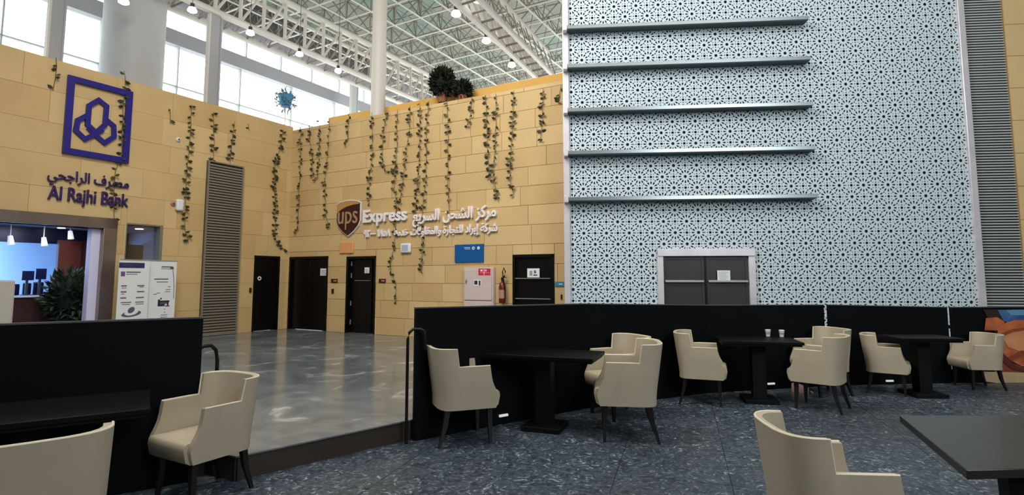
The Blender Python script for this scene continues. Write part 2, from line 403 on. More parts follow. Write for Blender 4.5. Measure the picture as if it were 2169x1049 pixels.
def lattice_mesh(x0, x1, z0, z1):
    """rectangle in period units; mesh local to (x0,z0)"""
    key = (round(x1-x0, 4), round(z1-z0, 4), round(x0 % 1, 4) % 1, round(z0 % 1, 4) % 1)
    if key in lat_cache: return lat_cache[key]
    mg = .008; loops = [[(x0, z0), (x1, z0), (x1, z1), (x0, z1)]]
    for i in range(math.floor(x0)-1, math.ceil(x1)+1):
        for j in range(math.floor(z0)-1, math.ceil(z1)+1):
            for h in cellH:
                q = [(x+i, z+j) for x, z in h]
                for ax, val, kl in ((0, x0+mg, False), (0, x1-mg, True), (1, z0+mg, False), (1, z1-mg, True)):
                    q = clip(q, ax, val, kl)
                    if len(q) < 3: break
                if len(q) < 3: continue
                ar = abs(sum(q[k][0]*q[(k+1) % len(q)][1]-q[(k+1) % len(q)][0]*q[k][1] for k in range(len(q))))/2
                if ar > 8e-4: loops.append(q)
    pts, eds, hf = [], [], []
    for L_ in loops:
        k0 = len(pts); n = len(L_); hf.append(list(range(k0, k0+n)))
        pts += [Vector(((x-x0)*PER, (z-z0)*PER)) for x, z in L_]; eds += [(k0+k, k0+(k+1) % n) for k in range(n)]
    res = delaunay_2d_cdt(pts, eds, hf[1:], 0, 1e-6, True); vo = res[0]; fo = [f for f, of in zip(res[2], res[5]) if not of]
    mb = MB(); mb.add([(v.x, -.006, v.y) for v in vo], [tuple(f) for f in fo])
    for L_ in loops:
        n = len(L_); P2 = [((x-x0)*PER, (z-z0)*PER) for x, z in L_]
        mb.add([(x, -.006, z) for x, z in P2]+[(x, .006, z) for x, z in P2], [(k, (k+1) % n, (k+1) % n+n, k+n) for k in range(n)])
    me = bpy.data.meshes.new('lattice_panel'); me.from_pydata(mb.v, [], mb.f); me.materials.append(M_LATT)
    lat_cache[key] = me; return me
# phase: a rosette centre sits at photo (1478, 445)
ra, rz_ = FR.loc(1478.2, 444.8); ph_x, ph_z = ra/PER, rz_/PER
X0, X1, Z0, Z1 = latL/PER-ph_x, latR/PER-ph_x, MS/PER-ph_z, latTop/PER-ph_z
hole = [((ldA)/PER-ph_x, (ldB)/PER-ph_x, Z0-1, ldT/PER-ph_z)]
xs = [X0]+[k+.25 for k in range(math.floor(X0)+1, math.ceil(X1)-1) if (k-math.floor(X0)) % 3 == 0]+[X1]
zs = [Z0]+[k+.25 for k in range(math.floor(Z0)+1, math.ceil(Z1)-1) if (k-math.floor(Z0)) % 3 == 0]+[Z1]
for xa, xb in zip(xs, xs[1:]):
    for zb_, zt_ in zip(zs, zs[1:]):
        for r in rects_minus((xa, xb, zb_, zt_), hole):
            if r[1]-r[0] < .1 or r[3]-r[2] < .1: continue
            link('lattice_panel', lattice_mesh(*r), WR, ((r[0]+ph_x)*PER, .006, (r[2]+ph_z)*PER))
# chrome edge trims
o = struct(obj('trim_1', MB().box(-.09, .03, -.05, .3, MS, latTop), M_CHROME, bevel=.01)); FR.place(o)
o = struct(obj('trim_2', MB().box(latR, latR+.115, -.05, .3, MS, latTop), M_CHROME, bevel=.01)); FR.place(o)
# rails
a_end = [FR.loc(u, v, -.3)[0] for u, v in ((1707, 40), (1717, 130), (1727, 220), (1734, 320), (1738, 421))]
for k, (v, lab) in enumerate(((57, 'topmost metal rail across the white lattice wall'), (140, 'second metal rail from the top on the white lattice wall'),
                              (234, 'middle metal rail of five on the white lattice wall'), (325, 'fourth metal rail from the top on the white lattice wall'),
                              (424, 'lowest metal rail across the white lattice wall above the door'))):
    z = FR.loc(1300, v, -.21)[1]; L = FR.loc(1723, 230, -.21)[0]
    t = thing('metal_rail', lab, 'rail', 'metal rails across the lattice wall'); FR.place(t, 0, z, 0)
    obj('beam', MB().box(.0, L, -.21, -.02, 0, .07), M_RAIL, t, bevel=.004)
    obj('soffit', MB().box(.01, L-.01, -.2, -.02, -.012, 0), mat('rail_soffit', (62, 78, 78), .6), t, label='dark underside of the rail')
    obj('bracket', MB().box(-.08, .0, -.22, -.06, -.03, .10), M_CHROME, t, bevel=.006, label='bright bracket at the left end')
# lattice door
D = thing('door_1', 'x', 'door'); D['kind'] = 'structure'; del D['category']; del D['label']; FR.place(D)
fr = MB().box(ldA, ldA+.105, -.06, .12, MS, ldT).box(ldB-.12, ldB, -.06, .12, MS, ldT).box(ldA, ldB, -.08, .12, ldT-.14, ldT)
obj('door_frame', fr, M_CHROME, D, bevel=.006)
mid = (ldA+ldB)/2-.01
M_GDOOR = mat('grey_door', (52, 48, 52), .35)
for k, (a, b) in enumerate(((ldA+.11, mid-.02), (mid+.02, ldB-.125))):
    lf = obj('door_leaf', MB().box(a, b, .0, .05, MS+.01, ldT-.15).ringstrip([(a, MS+.01), (b, MS+.01), (b, ldT-.15), (a, ldT-.15)], [(a+.05, MS+.06), (b-.05, MS+.06), (b-.05, ldT-.2), (a+.05, ldT-.2)], -.012, .0), M_GDOOR, D)
    zbar = FR.loc(1450, 596)[1]
    obj('push_bar', MB().box(a+.02, b-.02, -.07, -.035, zbar-.02, zbar+.02), M_SILV, lf, bevel=.006)
o = obj('door_mullion', MB().box(mid-.02, mid+.02, -.02, .05, MS, ldT-.14), M_DOOR, D)
a, b, z0, z1 = bb(FR, 1519, 573, 1547, 594, -.04)
nt_ = tag(link('door_notice', B(a, b, -.045, -.04, z0, z1).mesh('door_notice', M_PAPER)), 'white paper notice on the right leaf of the grey double door', 'notice'); FR.place(nt_)
pr = MB(); [pr.box(a+.03, b-.03-.02*(k % 3), -.047, -.0451, z1-.035-.026*k, z1-.029-.026*k) for k in range(6)]; obj('print', pr, M_GREYN, nt_)
# right louvre and yellow wall past it
lvA, lvB = latR+.115, latR+.80
lv = thing('louvre_screen', 'tall grey steel louvre screen right of the white lattice wall', 'louvre'); FR.place(lv)
s_ = MB(); z = MS+.02
while z < latTop: s_.box(lvA, lvB, .02, .05, z, z+.026); z += .05
so = obj('slat', s_, M_LOUV2, lv); so['kind'] = 'stuff'
obj('backing', MB().box(lvA, lvB, .06, .12, MS, latTop), M_LOUVD, lv)
o = struct(obj('wall_right', MB().box(lvB, lvB+4, .0, .2, MS, latTop), M_JOINT)); FR.place(o)
for r in range(14):
    for k in range(3):
        link('wall_panel', B(lvB+.004+k*1.2, lvB+(k+1)*1.2-.004, -.02, 0, MS+r*.6+.004, MS+(r+1)*.6-.004).mesh('wall_panel', M_STONE2), o)
# ================================================================== DOORS on the stone walls
def door_in(n, F, x0, x1, zt, double=False, ly=.07, leaf=True):
    D = bpy.data.objects.new('door_%d' % n, None); col.objects.link(D); struct(D); F.place(D)
    obj('door_frame', MB().box(x0, x0+.05, -.035, .2, MS, zt).box(x1-.05, x1, -.035, .2, MS, zt).box(x0, x1, -.035, .2, zt-.06, zt), M_DOOR, D, bevel=.004)
    if leaf:
        sp = [(x0+.05, (x0+x1)/2-.003), ((x0+x1)/2+.003, x1-.05)] if double else [(x0+.05, x1-.05)]
        for i, (a, b) in enumerate(sp):
            lf = obj('door_leaf', MB().box(a, b, ly-.03, ly+.02, MS+.01, zt-.06), M_DOOR, D, bevel=.003)
            hx = b-.09 if (i == 0) else a+.09
            obj('door_handle', MB().box(hx-.012, hx+.012, ly-.09, ly-.075, 1.12, 1.3).box(hx-.01, hx+.01, ly-.08, ly-.03, 1.14, 1.16).box(hx-.01, hx+.01, ly-.08, ly-.03, 1.26, 1.28), M_PIPE, lf)
    return D
door_in(2, FL, dA, dB, 2.14)
door_in(3, FY, d2a, d2b, 2.13, True)
D3 = door_in(4, FY, d3a, d3b, 2.1, leaf=False)
# door 3 stands ajar: leaf swung inwards, bright slit of the room behind
lf = obj('door_leaf', MB().box(0, .64, -.02, .02, MS+.01, 2.03), M_DOOR, D3, bevel=.003); lf.location = (d3a+.07, .12, 0); lf.rotation_euler = (0, 0, radians(3))
for z in (1.93, 1.62, .92, .45): obj('hinge', MB().tube([(-.005, -.03, z-.06), (-.005, -.03, z+.06)], .014, 8), M_SILV, lf)
obj('rail_line', MB().box(.1, .6, -.024, -.02, 1.49, 1.5), M_GREYN, lf)
struct(FY.place(obj('wall_room_behind_door', MB().box(d3a-.3, d3b+1.0, 2.2, 2.3, MS, 2.5).box(d3b+.6, d3b+.7, .3, 2.2, MS, 2.5).box(d3a-.4, d3a-.3, .3, 2.2, MS, 2.5).box(d3a-.3, d3b+.7, .27, 2.3, 2.4, 2.5), M_WHITE)))
pt = bpy.data.lights.new('room_lamp', 'POINT'); pt.energy = 60; pt.shadow_soft_size = .15; po = bpy.data.objects.new('room_lamp', pt); col.objects.link(po); po.location = FY.P(d3b+.1, 2.0, 1.4)
D4 = door_in(5, FY, d4a, d4b, 2.05, leaf=False)
lf = obj('door_leaf', MB().box(d4a+.05, d4b-.05, .03, .07, MS+.01, 1.99).ringstrip([(d4a+.05, MS+.01), (d4b-.05, MS+.01), (d4b-.05, 1.99), (d4a+.05, 1.99)], [(d4a+.09, MS+.05), (d4b-.09, MS+.05), (d4b-.09, 1.95), (d4a+.09, 1.95)], .02, .03), M_DOOR, D4)
for v in (590, 633):
    zz = FY.loc(1130, v)[1]; obj('push_bar', MB().box(d4a+.07, d4b-.09, -.04, -.015, zz-.008, zz+.008).box(d4a+.08, d4a+.1, -.02, .03, zz-.01, zz+.01), M_SILV, lf)
def plate(F, px, name, m, label, cat, ly=-.03, d=.01, parts=(), group=None, bevel=0):
    a, b, z0, z1 = bb(F, *px, ly)
    o = obj(name, MB().box(0, b-a, -d, 0, 0, z1-z0), m, bevel=bevel); F.place(o, a, z0, ly); tag(o, label, cat, group)
    for nm, mt, (x0, x1, y0, y1) in parts:
        obj(nm, MB().box(x0*(b-a), x1*(b-a), -d-.003, -d+.001, y0*(z1-z0), y1*(z1-z0)), mt, o)
    return o
lines = lambda n, mt, x0=.12, x1=.88, y0=.15, y1=.85: [('print', mt, (x0, x1-.1*(k % 3), y0+(y1-y0)*k/n, y0+(y1-y0)*k/n+.4*(y1-y0)/n)) for k in range(n)]
plate(FY, (679, 569, 694, 584), 'door_notice', M_PAPER, 'white paper notice on the black double door near the corner', 'notice', .035, .004, lines(4, M_GREYN))
o = tag(obj('door_symbol', MB().lathe([(.055, 0), (.055, .01)], 14), M_PAPER), 'small round white symbol on the black door in the left wall', 'sign'); 
a, z = FL.loc(549, 590, .04); o.location = FL.P(a, z, .035); o.rotation_euler = (pi/2, 0, FL.a)
obj('print', MB().lathe([(.028, .0101), (.028, .012)], 10), M_PRINTK, o)
q = plate(FY, (763, 571, 772, 583), 'door_notice', M_PAPER, 'tiny white notice on the leaf of the half-open black door', 'notice', .22, .004, lines(3, M_GREYN))
q.location = FY.P(d3a+.07+.42*cos(radians(3)), 1.68, .12+.42*sin(radians(3))-.03); q.rotation_euler = (0, 0, FY.a+radians(3))
plate(FY, (1117, 569, 1143, 588), 'door_notice', M_PAPER, 'white notice with a small picture on the black door beside the extinguisher', 'notice', -.0, .004,
      [('print', M_GREYN, (.2, .42, .2, .75)), ('print', M_PRINTG, (.55, .72, .45, .78)), ('print', M_PRINTK, (.5, .82, .2, .32))])
plate(FY, (702, 591, 715, 599), 'door_plate', M_UPSB, 'small dark name plate right of the black double door', 'sign', -.03, .012, [('print', M_UPST, (.4, .9, .3, .7))])
plate(FY, (803, 591, 817, 599), 'door_plate', M_UPSB, 'small dark name plate right of the half-open door', 'sign', -.03, .012, [('print', M_UPST, (.4, .9, .3, .7))])
plate(FY, (703, 612, 707, 622), 'wall_switch', M_UPSB, 'narrow dark switch low beside the black double door', 'switch', -.03, .015)
plate(FY, (1188, 624, 1191, 634), 'wall_switch', M_UPSB, 'narrow dark switch on stone next to the chrome trim', 'switch', -.03, .015)
plate(FL, (528, 610, 532, 620), 'wall_switch', M_UPSB, 'narrow dark switch left of the black door in the left wall', 'switch', -.03, .015)
plate(FY, (1176, 597, 1196, 607), 'teal_plate', M_TEAL, 'teal strip sign between the black door and chrome trim', 'sign', -.03, .012, [('print', M_PAPER, (.4, .8, .4, .6))])
# blue sign
bs = plate(FY, (965, 519, 1025, 555), 'blue_sign', M_BLUES, 'blue rectangular sign with small white icons above the hose cabinet', 'sign', -.03, .03, [('print', M_PAPER, (.34, .55, .80, .83)), ('print', M_PAPER, (.36, .55, .73, .75))])
a, b, z0, z1 = bb(FY, 965, 519, 1025, 555, -.03); ww, hh = b-a, z1-z0
for k, cx in enumerate((.66, .84)):
    r = .035; obj('icon', MB().ringstrip([(cx*ww+r*cos(t*pi/5), .78*hh+r*sin(t*pi/5)) for t in range(10)], [(cx*ww+(.018 if k == 0 else .008)*cos(t*pi/5), .78*hh+(.018 if k == 0 else .008)*sin(t*pi/5)) for t in range(10)], -.036, -.03), M_PAPER, bs)
# hose cabinet
a, b, z0, z1 = bb(FY, 983, 567, 1045, 646, -.12); z0 = .95
cb = thing('fire_hose_cabinet', 'pale metal fire hose cabinet with a red label under the blue sign', 'cabinet'); FY.place(cb, a, 0, -.03); W_ = b-a
obj('body', MB().box(0, W_, -.1, 0, .42, z1), M_CAB, cb, bevel=.008)
dr = obj('door', MB().box(.03, W_-.03, -.125, -.1, 1.08, z1-.05), M_CAB, cb, bevel=.008)
obj('window', MB().box(W_*.38, W_*.62, -.132, -.125, 1.38, 1.52), M_WHITE, dr); obj('gauge', MB().box(W_*.40, W_*.50, -.138, -.132, 1.42, 1.5).box(W_*.55, W_*.6, -.138, -.132, 1.4, 1.5), M_PRINTK, dr)
obj('latch', MB().tube([(.09, -.14, 1.44), (.07, -.14, 1.48), (.09, -.14, 1.52), (.11, -.14, 1.48), (.09, -.14, 1.44)], .006), M_PIPE, dr)
lb = obj('label', MB().box(W_*.53, W_*.93, -.131, -.125, 1.62, 1.76), M_RED, dr)
obj('print', MB().box(W_*.60, W_*.67, -.134, -.131, 1.70, 1.74).box(W_*.76, W_*.80, -.134, -.131, 1.70, 1.74).box(W_*.58, W_*.9, -.134, -.131, 1.67, 1.675).box(W_*.71, W_*.73, -.134, -.131, 1.63, 1.75), M_PAPER, dr)
obj('lower_door', MB().box(.03, W_-.03, -.12, -.1, .45, 1.05), M_CAB, cb, bevel=.006)
# extinguisher
a, zt = FY.loc(1069, 577, -.1); _, zb = FY.loc(1064, 645, -.1)
ex = thing('fire_extinguisher', 'dark red fire extinguisher hanging between cabinet and black door', 'extinguisher'); FY.place(ex, a-.04, zb+.03, -.13)
obj('cylinder', MB().lathe([(.06, 0), (.075, .02), (.075, .34), (.055, .42), (.025, .45), (.025, .48)], 16), M_EXT, ex, smooth=True)
obj('label_band', MB().lathe([(.0765, .10), (.0765, .28)], 16), M_UPST, ex, smooth=True)
obj('valve', MB().box(-.02, .02, -.02, .02, .48, .53).box(-.02, .10, -.012, .012, .53, .545).box(-.02, .09, -.012, .012, .56, .57), M_PIPE, ex)
obj('hose', MB().tube([(.0, 0, .5), (.06, -.02, .56), (.09, -.03, .66), (.05, -.03, .74), (.02, -.03, .66), (.09, -.05, .3), (.10, -.05, .1)], .012, 7), M_PIPE, ex, smooth=True)
# white speaker box and peach box, small bits
def soft_box(F, px, name, m, label, cat, d=.08, ins=None):
    a, b, z0, z1 = bb(F, *px, -.03); o = obj(name, MB().box(0, b-a, -d, 0, 0, z1-z0), m, bevel=.035, seg=3); F.place(o, a, z0, -.022); tag(o, label, cat)
    if ins: obj('grille', MB().box((b-a)*.2, (b-a)*.8, -d-.004, -d, (z1-z0)*.2, (z1-z0)*.8), ins, o)
    return o
soft_box(FY, (851, 516, 872, 536), 'wall_speaker', M_WHITE, 'white rounded speaker box under the express lettering', 'speaker', .08, mat('speaker_grey', (176, 184, 206), .6))
soft_box(FY, (721, 514, 749, 537), 'junction_box', M_PEACH, 'peach square box on the stone right under the brown shield', 'box', .04)
soft_box(FL, (371, 422, 385, 448), 'alarm_box', M_WHITE, 'white rounded alarm box on the left wall near the louvre', 'alarm', .1)
for (u, v, lab, m) in ((366, 432, 'small round sensor beside the white alarm box', M_UPST), (377, 296, 'small round white sensor high on the left wall', M_WHITE)):
    a, z = FL.loc(u, v, -.03); o = tag(obj('wall_sensor', MB().lathe([(.05, 0), (.05, .03), (.03, .05)], 14), m, smooth=True), lab, 'sensor'); o.location = FL.P(a, z, -.02); o.rotation_euler = (pi/2, 0, FL.a)
    obj('lens', MB().lathe([(.02, .05), (.02, .056)], 10), M_PRINTK, o)
# shield
a, b, z0, z1 = bb(FY, 716, 428, 762, 498, -.06); w_, h_ = b-a, z1-z0
sh = thing('shield_sign', 'brown shield sign with gold swoosh and tan lower-case letters', 'sign'); FY.place(sh, a, z0, -.03)
def shieldo(s=1.0):
    p = [(.5, 0), (.72, .12), (.92, .28), (1, .42), (1, .92), (.86, .965), (.66, .99), (.5, 1), (.34, .99), (.14, .965), (0, .92), (0, .42), (.08, .28), (.28, .12)]
    return [((.5+(x-.5)*s)*w_, (.5+(z-.5)*s)*h_) for x, z in p]
obj('rim', MB().prism(shieldo(1.06), -.045, 0), M_WHITE, sh); obj('face', MB().prism(shieldo(1.0), -.06, -.045), M_UPSB, sh)
obj('swoosh', MB().prism([(x*w_, z*h_) for x, z in ((0.01, .66), (0.01, .915), (.14, .955), (.34, .98), (.5, .99), (.66, .98), (.86, .955), (.985, .915), (.985, .89), (.7, .875), (.42, .83), (.2, .76))], -.066, -.06), M_UPSG, sh)
t = link('letters', text_mesh('letters', 'ups', w_*.86, h_*.52, M_UPST, .02, .0), sh, (w_*.07, -.06, h_*.17))
lettering(FY, (772, 446, 864, 481), 'sign_lettering', 'Express', M_WSIDE, 'white raised letters reading Express beside the brown shield', 'lettering', bold=.025, depth=.06)
o = lettering(FY, (877, 446, 1053, 482), 'sign_lettering', shape('مركز الشحن السريع'), M_WSIDE, 'large white raised Arabic lettering right of the word Express', 'lettering', bold=.02, depth=.06)
o = lettering(FY, (773, 487, 1055, 510), 'sign_lettering', '٩٢٠٠٠ ١٨٥٨  ' + shape('شركة إيراد للتجارة والمقاولات خدمة'), M_WSIDE, 'small white Arabic line below the Express sign', 'lettering', bold=.02, depth=.05)
lettering(FL, (102, 392, 273, 432), 'sign_lettering', 'Al Rajhi Bank', M_INDIGOT, 'dark purple Latin letters naming the bank above its entrance', 'lettering', bold=.012)
lettering(FL, (101, 355, 274, 391), 'sign_lettering', shape('مصرف الراجحي'), M_INDIGOT, 'dark purple Arabic lettering under the square indigo emblem', 'lettering', bold=.01)
# emblem
a, b, z0, z1 = FL.loc(145, 160)[0]-.03, FL.loc(278, 195)[0], 3.97, 5.53; w_, h_ = b-a, z1-z0
em = thing('bank_emblem', 'square indigo frame with three linked hexagon loops on the left wall', 'sign'); FL.place(em, a, z0, -.03)
fw = .115; obj('frame', MB().ringstrip([(0, 0), (w_, 0), (w_, h_), (0, h_)], [(fw, fw), (w_-fw, fw), (w_-fw, h_-fw), (fw, h_-fw)], -.06, 0), M_INDIGO, em)
def band(pts, wd, closed, y):
    n = len(pts); L = []; Rr = []
    P_ = [Vector(p) for p in pts]
    for i, p in enumerate(P_):
        a_ = P_[i-1] if (i > 0 or closed) else None; b_ = P_[(i+1) % n] if (i < n-1 or closed) else None
        d1 = (p-a_).normalized() if a_ is not None else (b_-p).normalized(); d2 = (b_-p).normalized() if b_ is not None else d1
        n1 = Vector((-d1.y, d1.x)); n2 = Vector((-d2.y, d2.x)); m_ = (n1+n2).normalized(); k_ = wd/2/max(.4, m_.dot(n1))
        L.append(p+m_*k_); Rr.append(p-m_*k_)
    mb = MB()
    for i in range(n if closed else n-1):
        j = (i+1) % n; mb.prism([tuple(L[i]), tuple(L[j]), tuple(Rr[j]), tuple(Rr[i])], y, 0)
    return mb
EM = lambda pts: [(lambda q: (q[0]-a, q[1]-z0))(FL.loc(u/2.996, v/2.996, -.03)) for u, v in pts]
obj('centre_loop', band(EM([(622, 636), (672, 676), (662, 792), (606, 843), (551, 792), (561, 672)]), .088, True, -.05), M_INDIGO, em)
obj('left_loop', band(EM([(556, 730), (490, 764), (478, 830), (535, 884), (600, 853), (648, 824)]), .088, False, -.046), M_INDIGO, em)
obj('right_loop', band(EM([(672, 762), (718, 800), (720, 868), (660, 908), (600, 858), (556, 812)]), .088, False, -.042), M_INDIGO, em)
# left louvre shutter
lz0, lz1 = .2, 4.37
lv = thing('wall_louvre', 'tall narrow grey-brown louvre on the left stone wall', 'louvre'); FL.place(lv)
s_ = MB(); z = lz0+.03
while z < lz1-.05: s_.box(gA+.02, gB-.02, -.10, -.07, z, z+.04); z += .066
so = obj('slat', s_, M_LOUV, lv); so['kind'] = 'stuff'
obj('backing', MB().box(gA, gB, -.07, -.022, lz0, lz1), M_LOUVD, lv)
obj('frame', MB().ringstrip([(gA, lz0), (gB, lz0), (gB, lz1), (gA, lz1)], [(gA+.03, lz0+.03), (gB-.03, lz0+.03), (gB-.03, lz1-.03), (gA+.03, lz1-.03)], -.11, -.022), M_LOUV, lv)
# ================================================================== BANK
o = struct(obj('trim_3', MB().box(bankB, -4.27, -.1, .26, MS, 2.78).box(bankA-.2, -4.27, -.1, .26, 2.56, 2.78), M_BRONZE, bevel=.008)); FL.place(o)
BD = 4.6
room = MB().box(-9.5, -2.9, BD, BD+.1, MS, 3.0)
struct(FL.place(obj('wall_bank_rear', room, M_BWALL)))
struct(FL.place(obj('wall_bank_side', MB().box(-2.95, -2.9, .25, BD, MS, 3.0).box(-9.55, -9.5, .25, BD, MS, 3.0), M_BWALL)))
struct(FL.place(obj('ceiling_bank', MB().box(-9.5, -2.9, .25, BD, 2.66, 2.74), M_BCEIL)))
struct(FL.place(obj('wall_bank_lintel', MB().box(-9.5, -2.9, 2.2, 2.3, 2.32, 2.66), M_SCREEN)))
pa, pb = FL.loc(187, 600, .02)[0], bankB+.01
struct(FL.place(obj('trim_4', MB().box(pa, pb, .02, .2, MS, 2.56), mat('pillar_lilac', (226, 222, 250), .6), bevel=.005)))
wa, wb = FL.loc(122, 560, 1.9)[0], FL.loc(172, 560, 1.9)[0]
o = tag(FL.place(obj('wood_screen', MB().box(wa, wb, 1.9, 2.0, MS, FL.loc(150, 510, 1.9)[1]), M_WOOD)), 'tall reddish wooden screen behind the plant inside the bank', 'screen')
o = tag(FL.place(obj('wood_cupboard', MB().box(wb-.02, FL.loc(196, 560, 1.5)[0], 1.4, 1.9, MS, 2.4), M_WOODD, bevel=.01)), 'dark brown cupboard side beside the white pillar in the bank', 'cupboard')
struct(FL.place(obj('wall_bank_inner', MB().box(-4.0, -2.95, 1.5, 1.6, MS, 2.35), mat('inner_brown', (84, 66, 56), .7, noise=.3, scale=2))))
# desk
da, db = FL.loc(24, 640, 1.2)[0]-.2, FL.loc(128, 640, 1.2)[0]; dz = FL.loc(70, 627, 1.2)[1]
dk = thing('bank_desk', 'dark wooden reception desk inside the bank entrance', 'desk'); FL.place(dk)
obj('front', MB().box(da, db, 1.2, 1.9, MS, dz-.03), M_WOODD, dk); obj('top', MB().box(da-.03, db+.03, 1.15, 1.95, dz-.03, dz), M_DESKT, dk, bevel=.005)
def px_box(F, px, ly, d, z0=None):
    a, b, zb, zt = bb(F, *px, ly); return (a, b, ly, ly+d, zb if z0 is None else z0, zt)
for px, lab in (((48, 574, 72, 594), 'left blue-lit screen on the bank desk'), ((77, 569, 98, 592), 'right blue-lit screen on the bank desk')):
    m_ = thing('monitor', lab, 'monitor'); FL.place(m_)
    q = px_box(FL, px, 1.7, .04); obj('screen', MB().box(*q), M_SCREEN, m_, bevel=.005); cx = (q[0]+q[1])/2
    obj('stand', MB().box(cx-.02, cx+.02, 1.74, 1.78, dz, q[4]+.1).box(cx-.1, cx+.1, 1.68, 1.84, dz, dz+.015), M_LAMPB, m_)
for px, lab in (((26, 602, 41, 626), 'dark office chair back at the left of the bank desk'), ((50, 600, 66, 624), 'blue office chair back behind the middle of the bank desk'), ((72, 598, 92, 624), 'blue office chair back behind the right of the bank desk')):
    q = px_box(FL, px, 2.05, .08)
    c_ = thing('office_chair', lab, 'chair', 'office chairs in the bank'); FL.place(c_); cx = (q[0]+q[1])/2
    obj('backrest', MB().box(*q), M_SCREEN, c_, bevel=.02); obj('seat', MB().box(q[0], q[1], 2.1, 2.5, .6, .68), M_SCREEN, c_, bevel=.02); obj('leg', MB().box(cx-.03, cx+.03, 2.25, 2.31, MS, .6).box(cx-.2, cx+.2, 2.2, 2.36, MS, MS+.04), M_LAMPB, c_)
q = px_box(FL, (60, 588, 100, 622), 1.95, .03); 
# kiosk
a, b, z0, z1 = bb(FL, -30, 594, 26, 690, -.5)
kk = thing('bank_kiosk', 'cream self-service kiosk at the left edge of the bank entrance', 'kiosk'); FL.place(kk)
obj('body', MB().box(a, b, -.5, .0, MS, z1), M_KIOSK, kk, bevel=.03); obj('side_panel', MB().box(b-.005, b+.01, -.45, -.05, MS+.05, z1-.1), M_WHITE, kk)
# spot lights in the bank
for (u, v, ly, r, lab) in ((130, 483, 1.3, .07, 'right round downlight in the bank ceiling'), (122, 491, 1.7, .07, 'left round downlight in the bank ceiling'), (295, 485, .9, .08, 'round downlight seen through the small bank window')):
    a, z = FL.loc(u, v, ly); d = ray(u, v); pz = CO + d*((2.655-H)/d.z); q = pz-FL.o
    o = tag(obj('downlight', MB().lathe([(r, -.01), (r, .0)], 16), mat('downlight_glow', (255, 240, 236), .5, emit=5)), lab, 'lamp', 'round downlights in the bank'); o.location = pz
    obj('ring', MB().lathe([(r*1.2, -.004), (r*1.2, .0)], 16), M_WHITE, o)
for (u, v, lab) in ((21, 509, 'left white spotlight on the bank ceiling'), (92, 512, 'middle white spotlight on the bank ceiling'), (148, 498, 'tilted white spotlight above the wooden screen')):
    a, z = FL.loc(u, v, 1.6)
    s_ = thing('track_spotlight', lab, 'lamp', 'track spotlights in the bank'); s_.location = FL.P(a, z, 1.6)
    obj('head', MB().tube([(0, 0, .09), (.03, 0, -.09)], .04, 10, .06), mat('spot_white', (235, 240, 255), .4, emit=.6), s_, smooth=True); obj('stem', MB().tube([(0, 0, .09), (0, 0, max(.1, 2.66-z))], .01), M_WHITE, s_)
o = tag(obj('blue_ceiling_lamp', MB().lathe([(.22, -.02), (.22, 0)], 20), M_BLUEL), 'round saturated blue lamp on the bank ceiling', 'lamp'); d = ray(98, 487); o.location = CO+d*((2.65-H)/d.z)
obj('ring', MB().lathe([(.25, -.01), (.25, 0)], 20), M_BCEIL, o)
def spot_area(loc, tgt, size, p, c): return area('bank_lamp', loc, tgt, size, p, c)
spot_area(FL.P(-6.6, 2.25, 3.3), FL.P(-6.4, 1.4, 4.6), 1.6, 240, (.5, .74, 1))
spot_area(FL.P(-5.0, 2.6, 1.0), FL.P(-5.0, .5, 1.2), .6, 16, (.75, .75, 1))
# glass panes of bank
o = FL.place(obj('window_1', MB().box(winA, winB, .10, .11, 1.1, 2.72), M_GLASS)); struct(o)
fr_ = obj('window_frame', MB().ringstrip([(winA, 1.1), (winB, 1.1), (winB, 2.72), (winA, 2.72)], [(winA+.02, 1.12), (winB-.06, 1.12), (winB-.06, 2.69), (winA+.02, 2.69)], -.02, .14), M_LOUV, o)
# plant
def leafy(name, label, cat, loc, rx, rz, n, m, core, seed, size, zc=0, spike=0):
    r = random.Random(seed); t = thing(name, label, cat); t.location = loc; mb = MB()
    for k in range(n):
        th = r.uniform(0, 2*pi); ph = math.acos(r.uniform(-1, 1)); rr = r.uniform(.72, 1.08)
        p = Vector((sin(ph)*cos(th)*rx*rr, sin(ph)*sin(th)*rx*rr, zc+cos(ph)*rz*rr)); d = (p-Vector((0, 0, zc))).normalized()+Vector((r.uniform(-.6, .6), r.uniform(-.6, .6), r.uniform(-.3, .9)))
        d.normalize(); s = d.cross(Vector((r.uniform(-1, 1), r.uniform(-1, 1), 1))).normalized()*size*.3; L = d*size*r.uniform(.7, 1.3)
        nn = d.cross(s).normalized()*size*.08
        mb.add([p-L*.3, p+s+nn, p+L*.9, p-s+nn, p+L*.3-nn], [(0, 4, 1), (1, 4, 2), (2, 4, 3), (3, 4, 0)])
    fo = obj('foliage', mb, m, t); fo['kind'] = 'stuff'
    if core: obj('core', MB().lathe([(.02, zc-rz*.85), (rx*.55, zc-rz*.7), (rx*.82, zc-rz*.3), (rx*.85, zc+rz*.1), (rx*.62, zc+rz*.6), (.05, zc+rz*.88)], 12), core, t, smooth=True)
    return t
a, z = FL.loc(150, 640, .75)
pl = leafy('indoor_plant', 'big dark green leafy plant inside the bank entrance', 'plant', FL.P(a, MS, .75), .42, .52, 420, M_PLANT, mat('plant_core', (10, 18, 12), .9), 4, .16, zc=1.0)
obj('pot', MB().lathe([(.16, 0), (.22, .42), (.2, .42), (.18, .36)], 16), M_LAMPB, pl, smooth=True); obj('stem', MB().tube([(0, 0, .36), (0, 0, .8)], .03), M_STEM, pl)
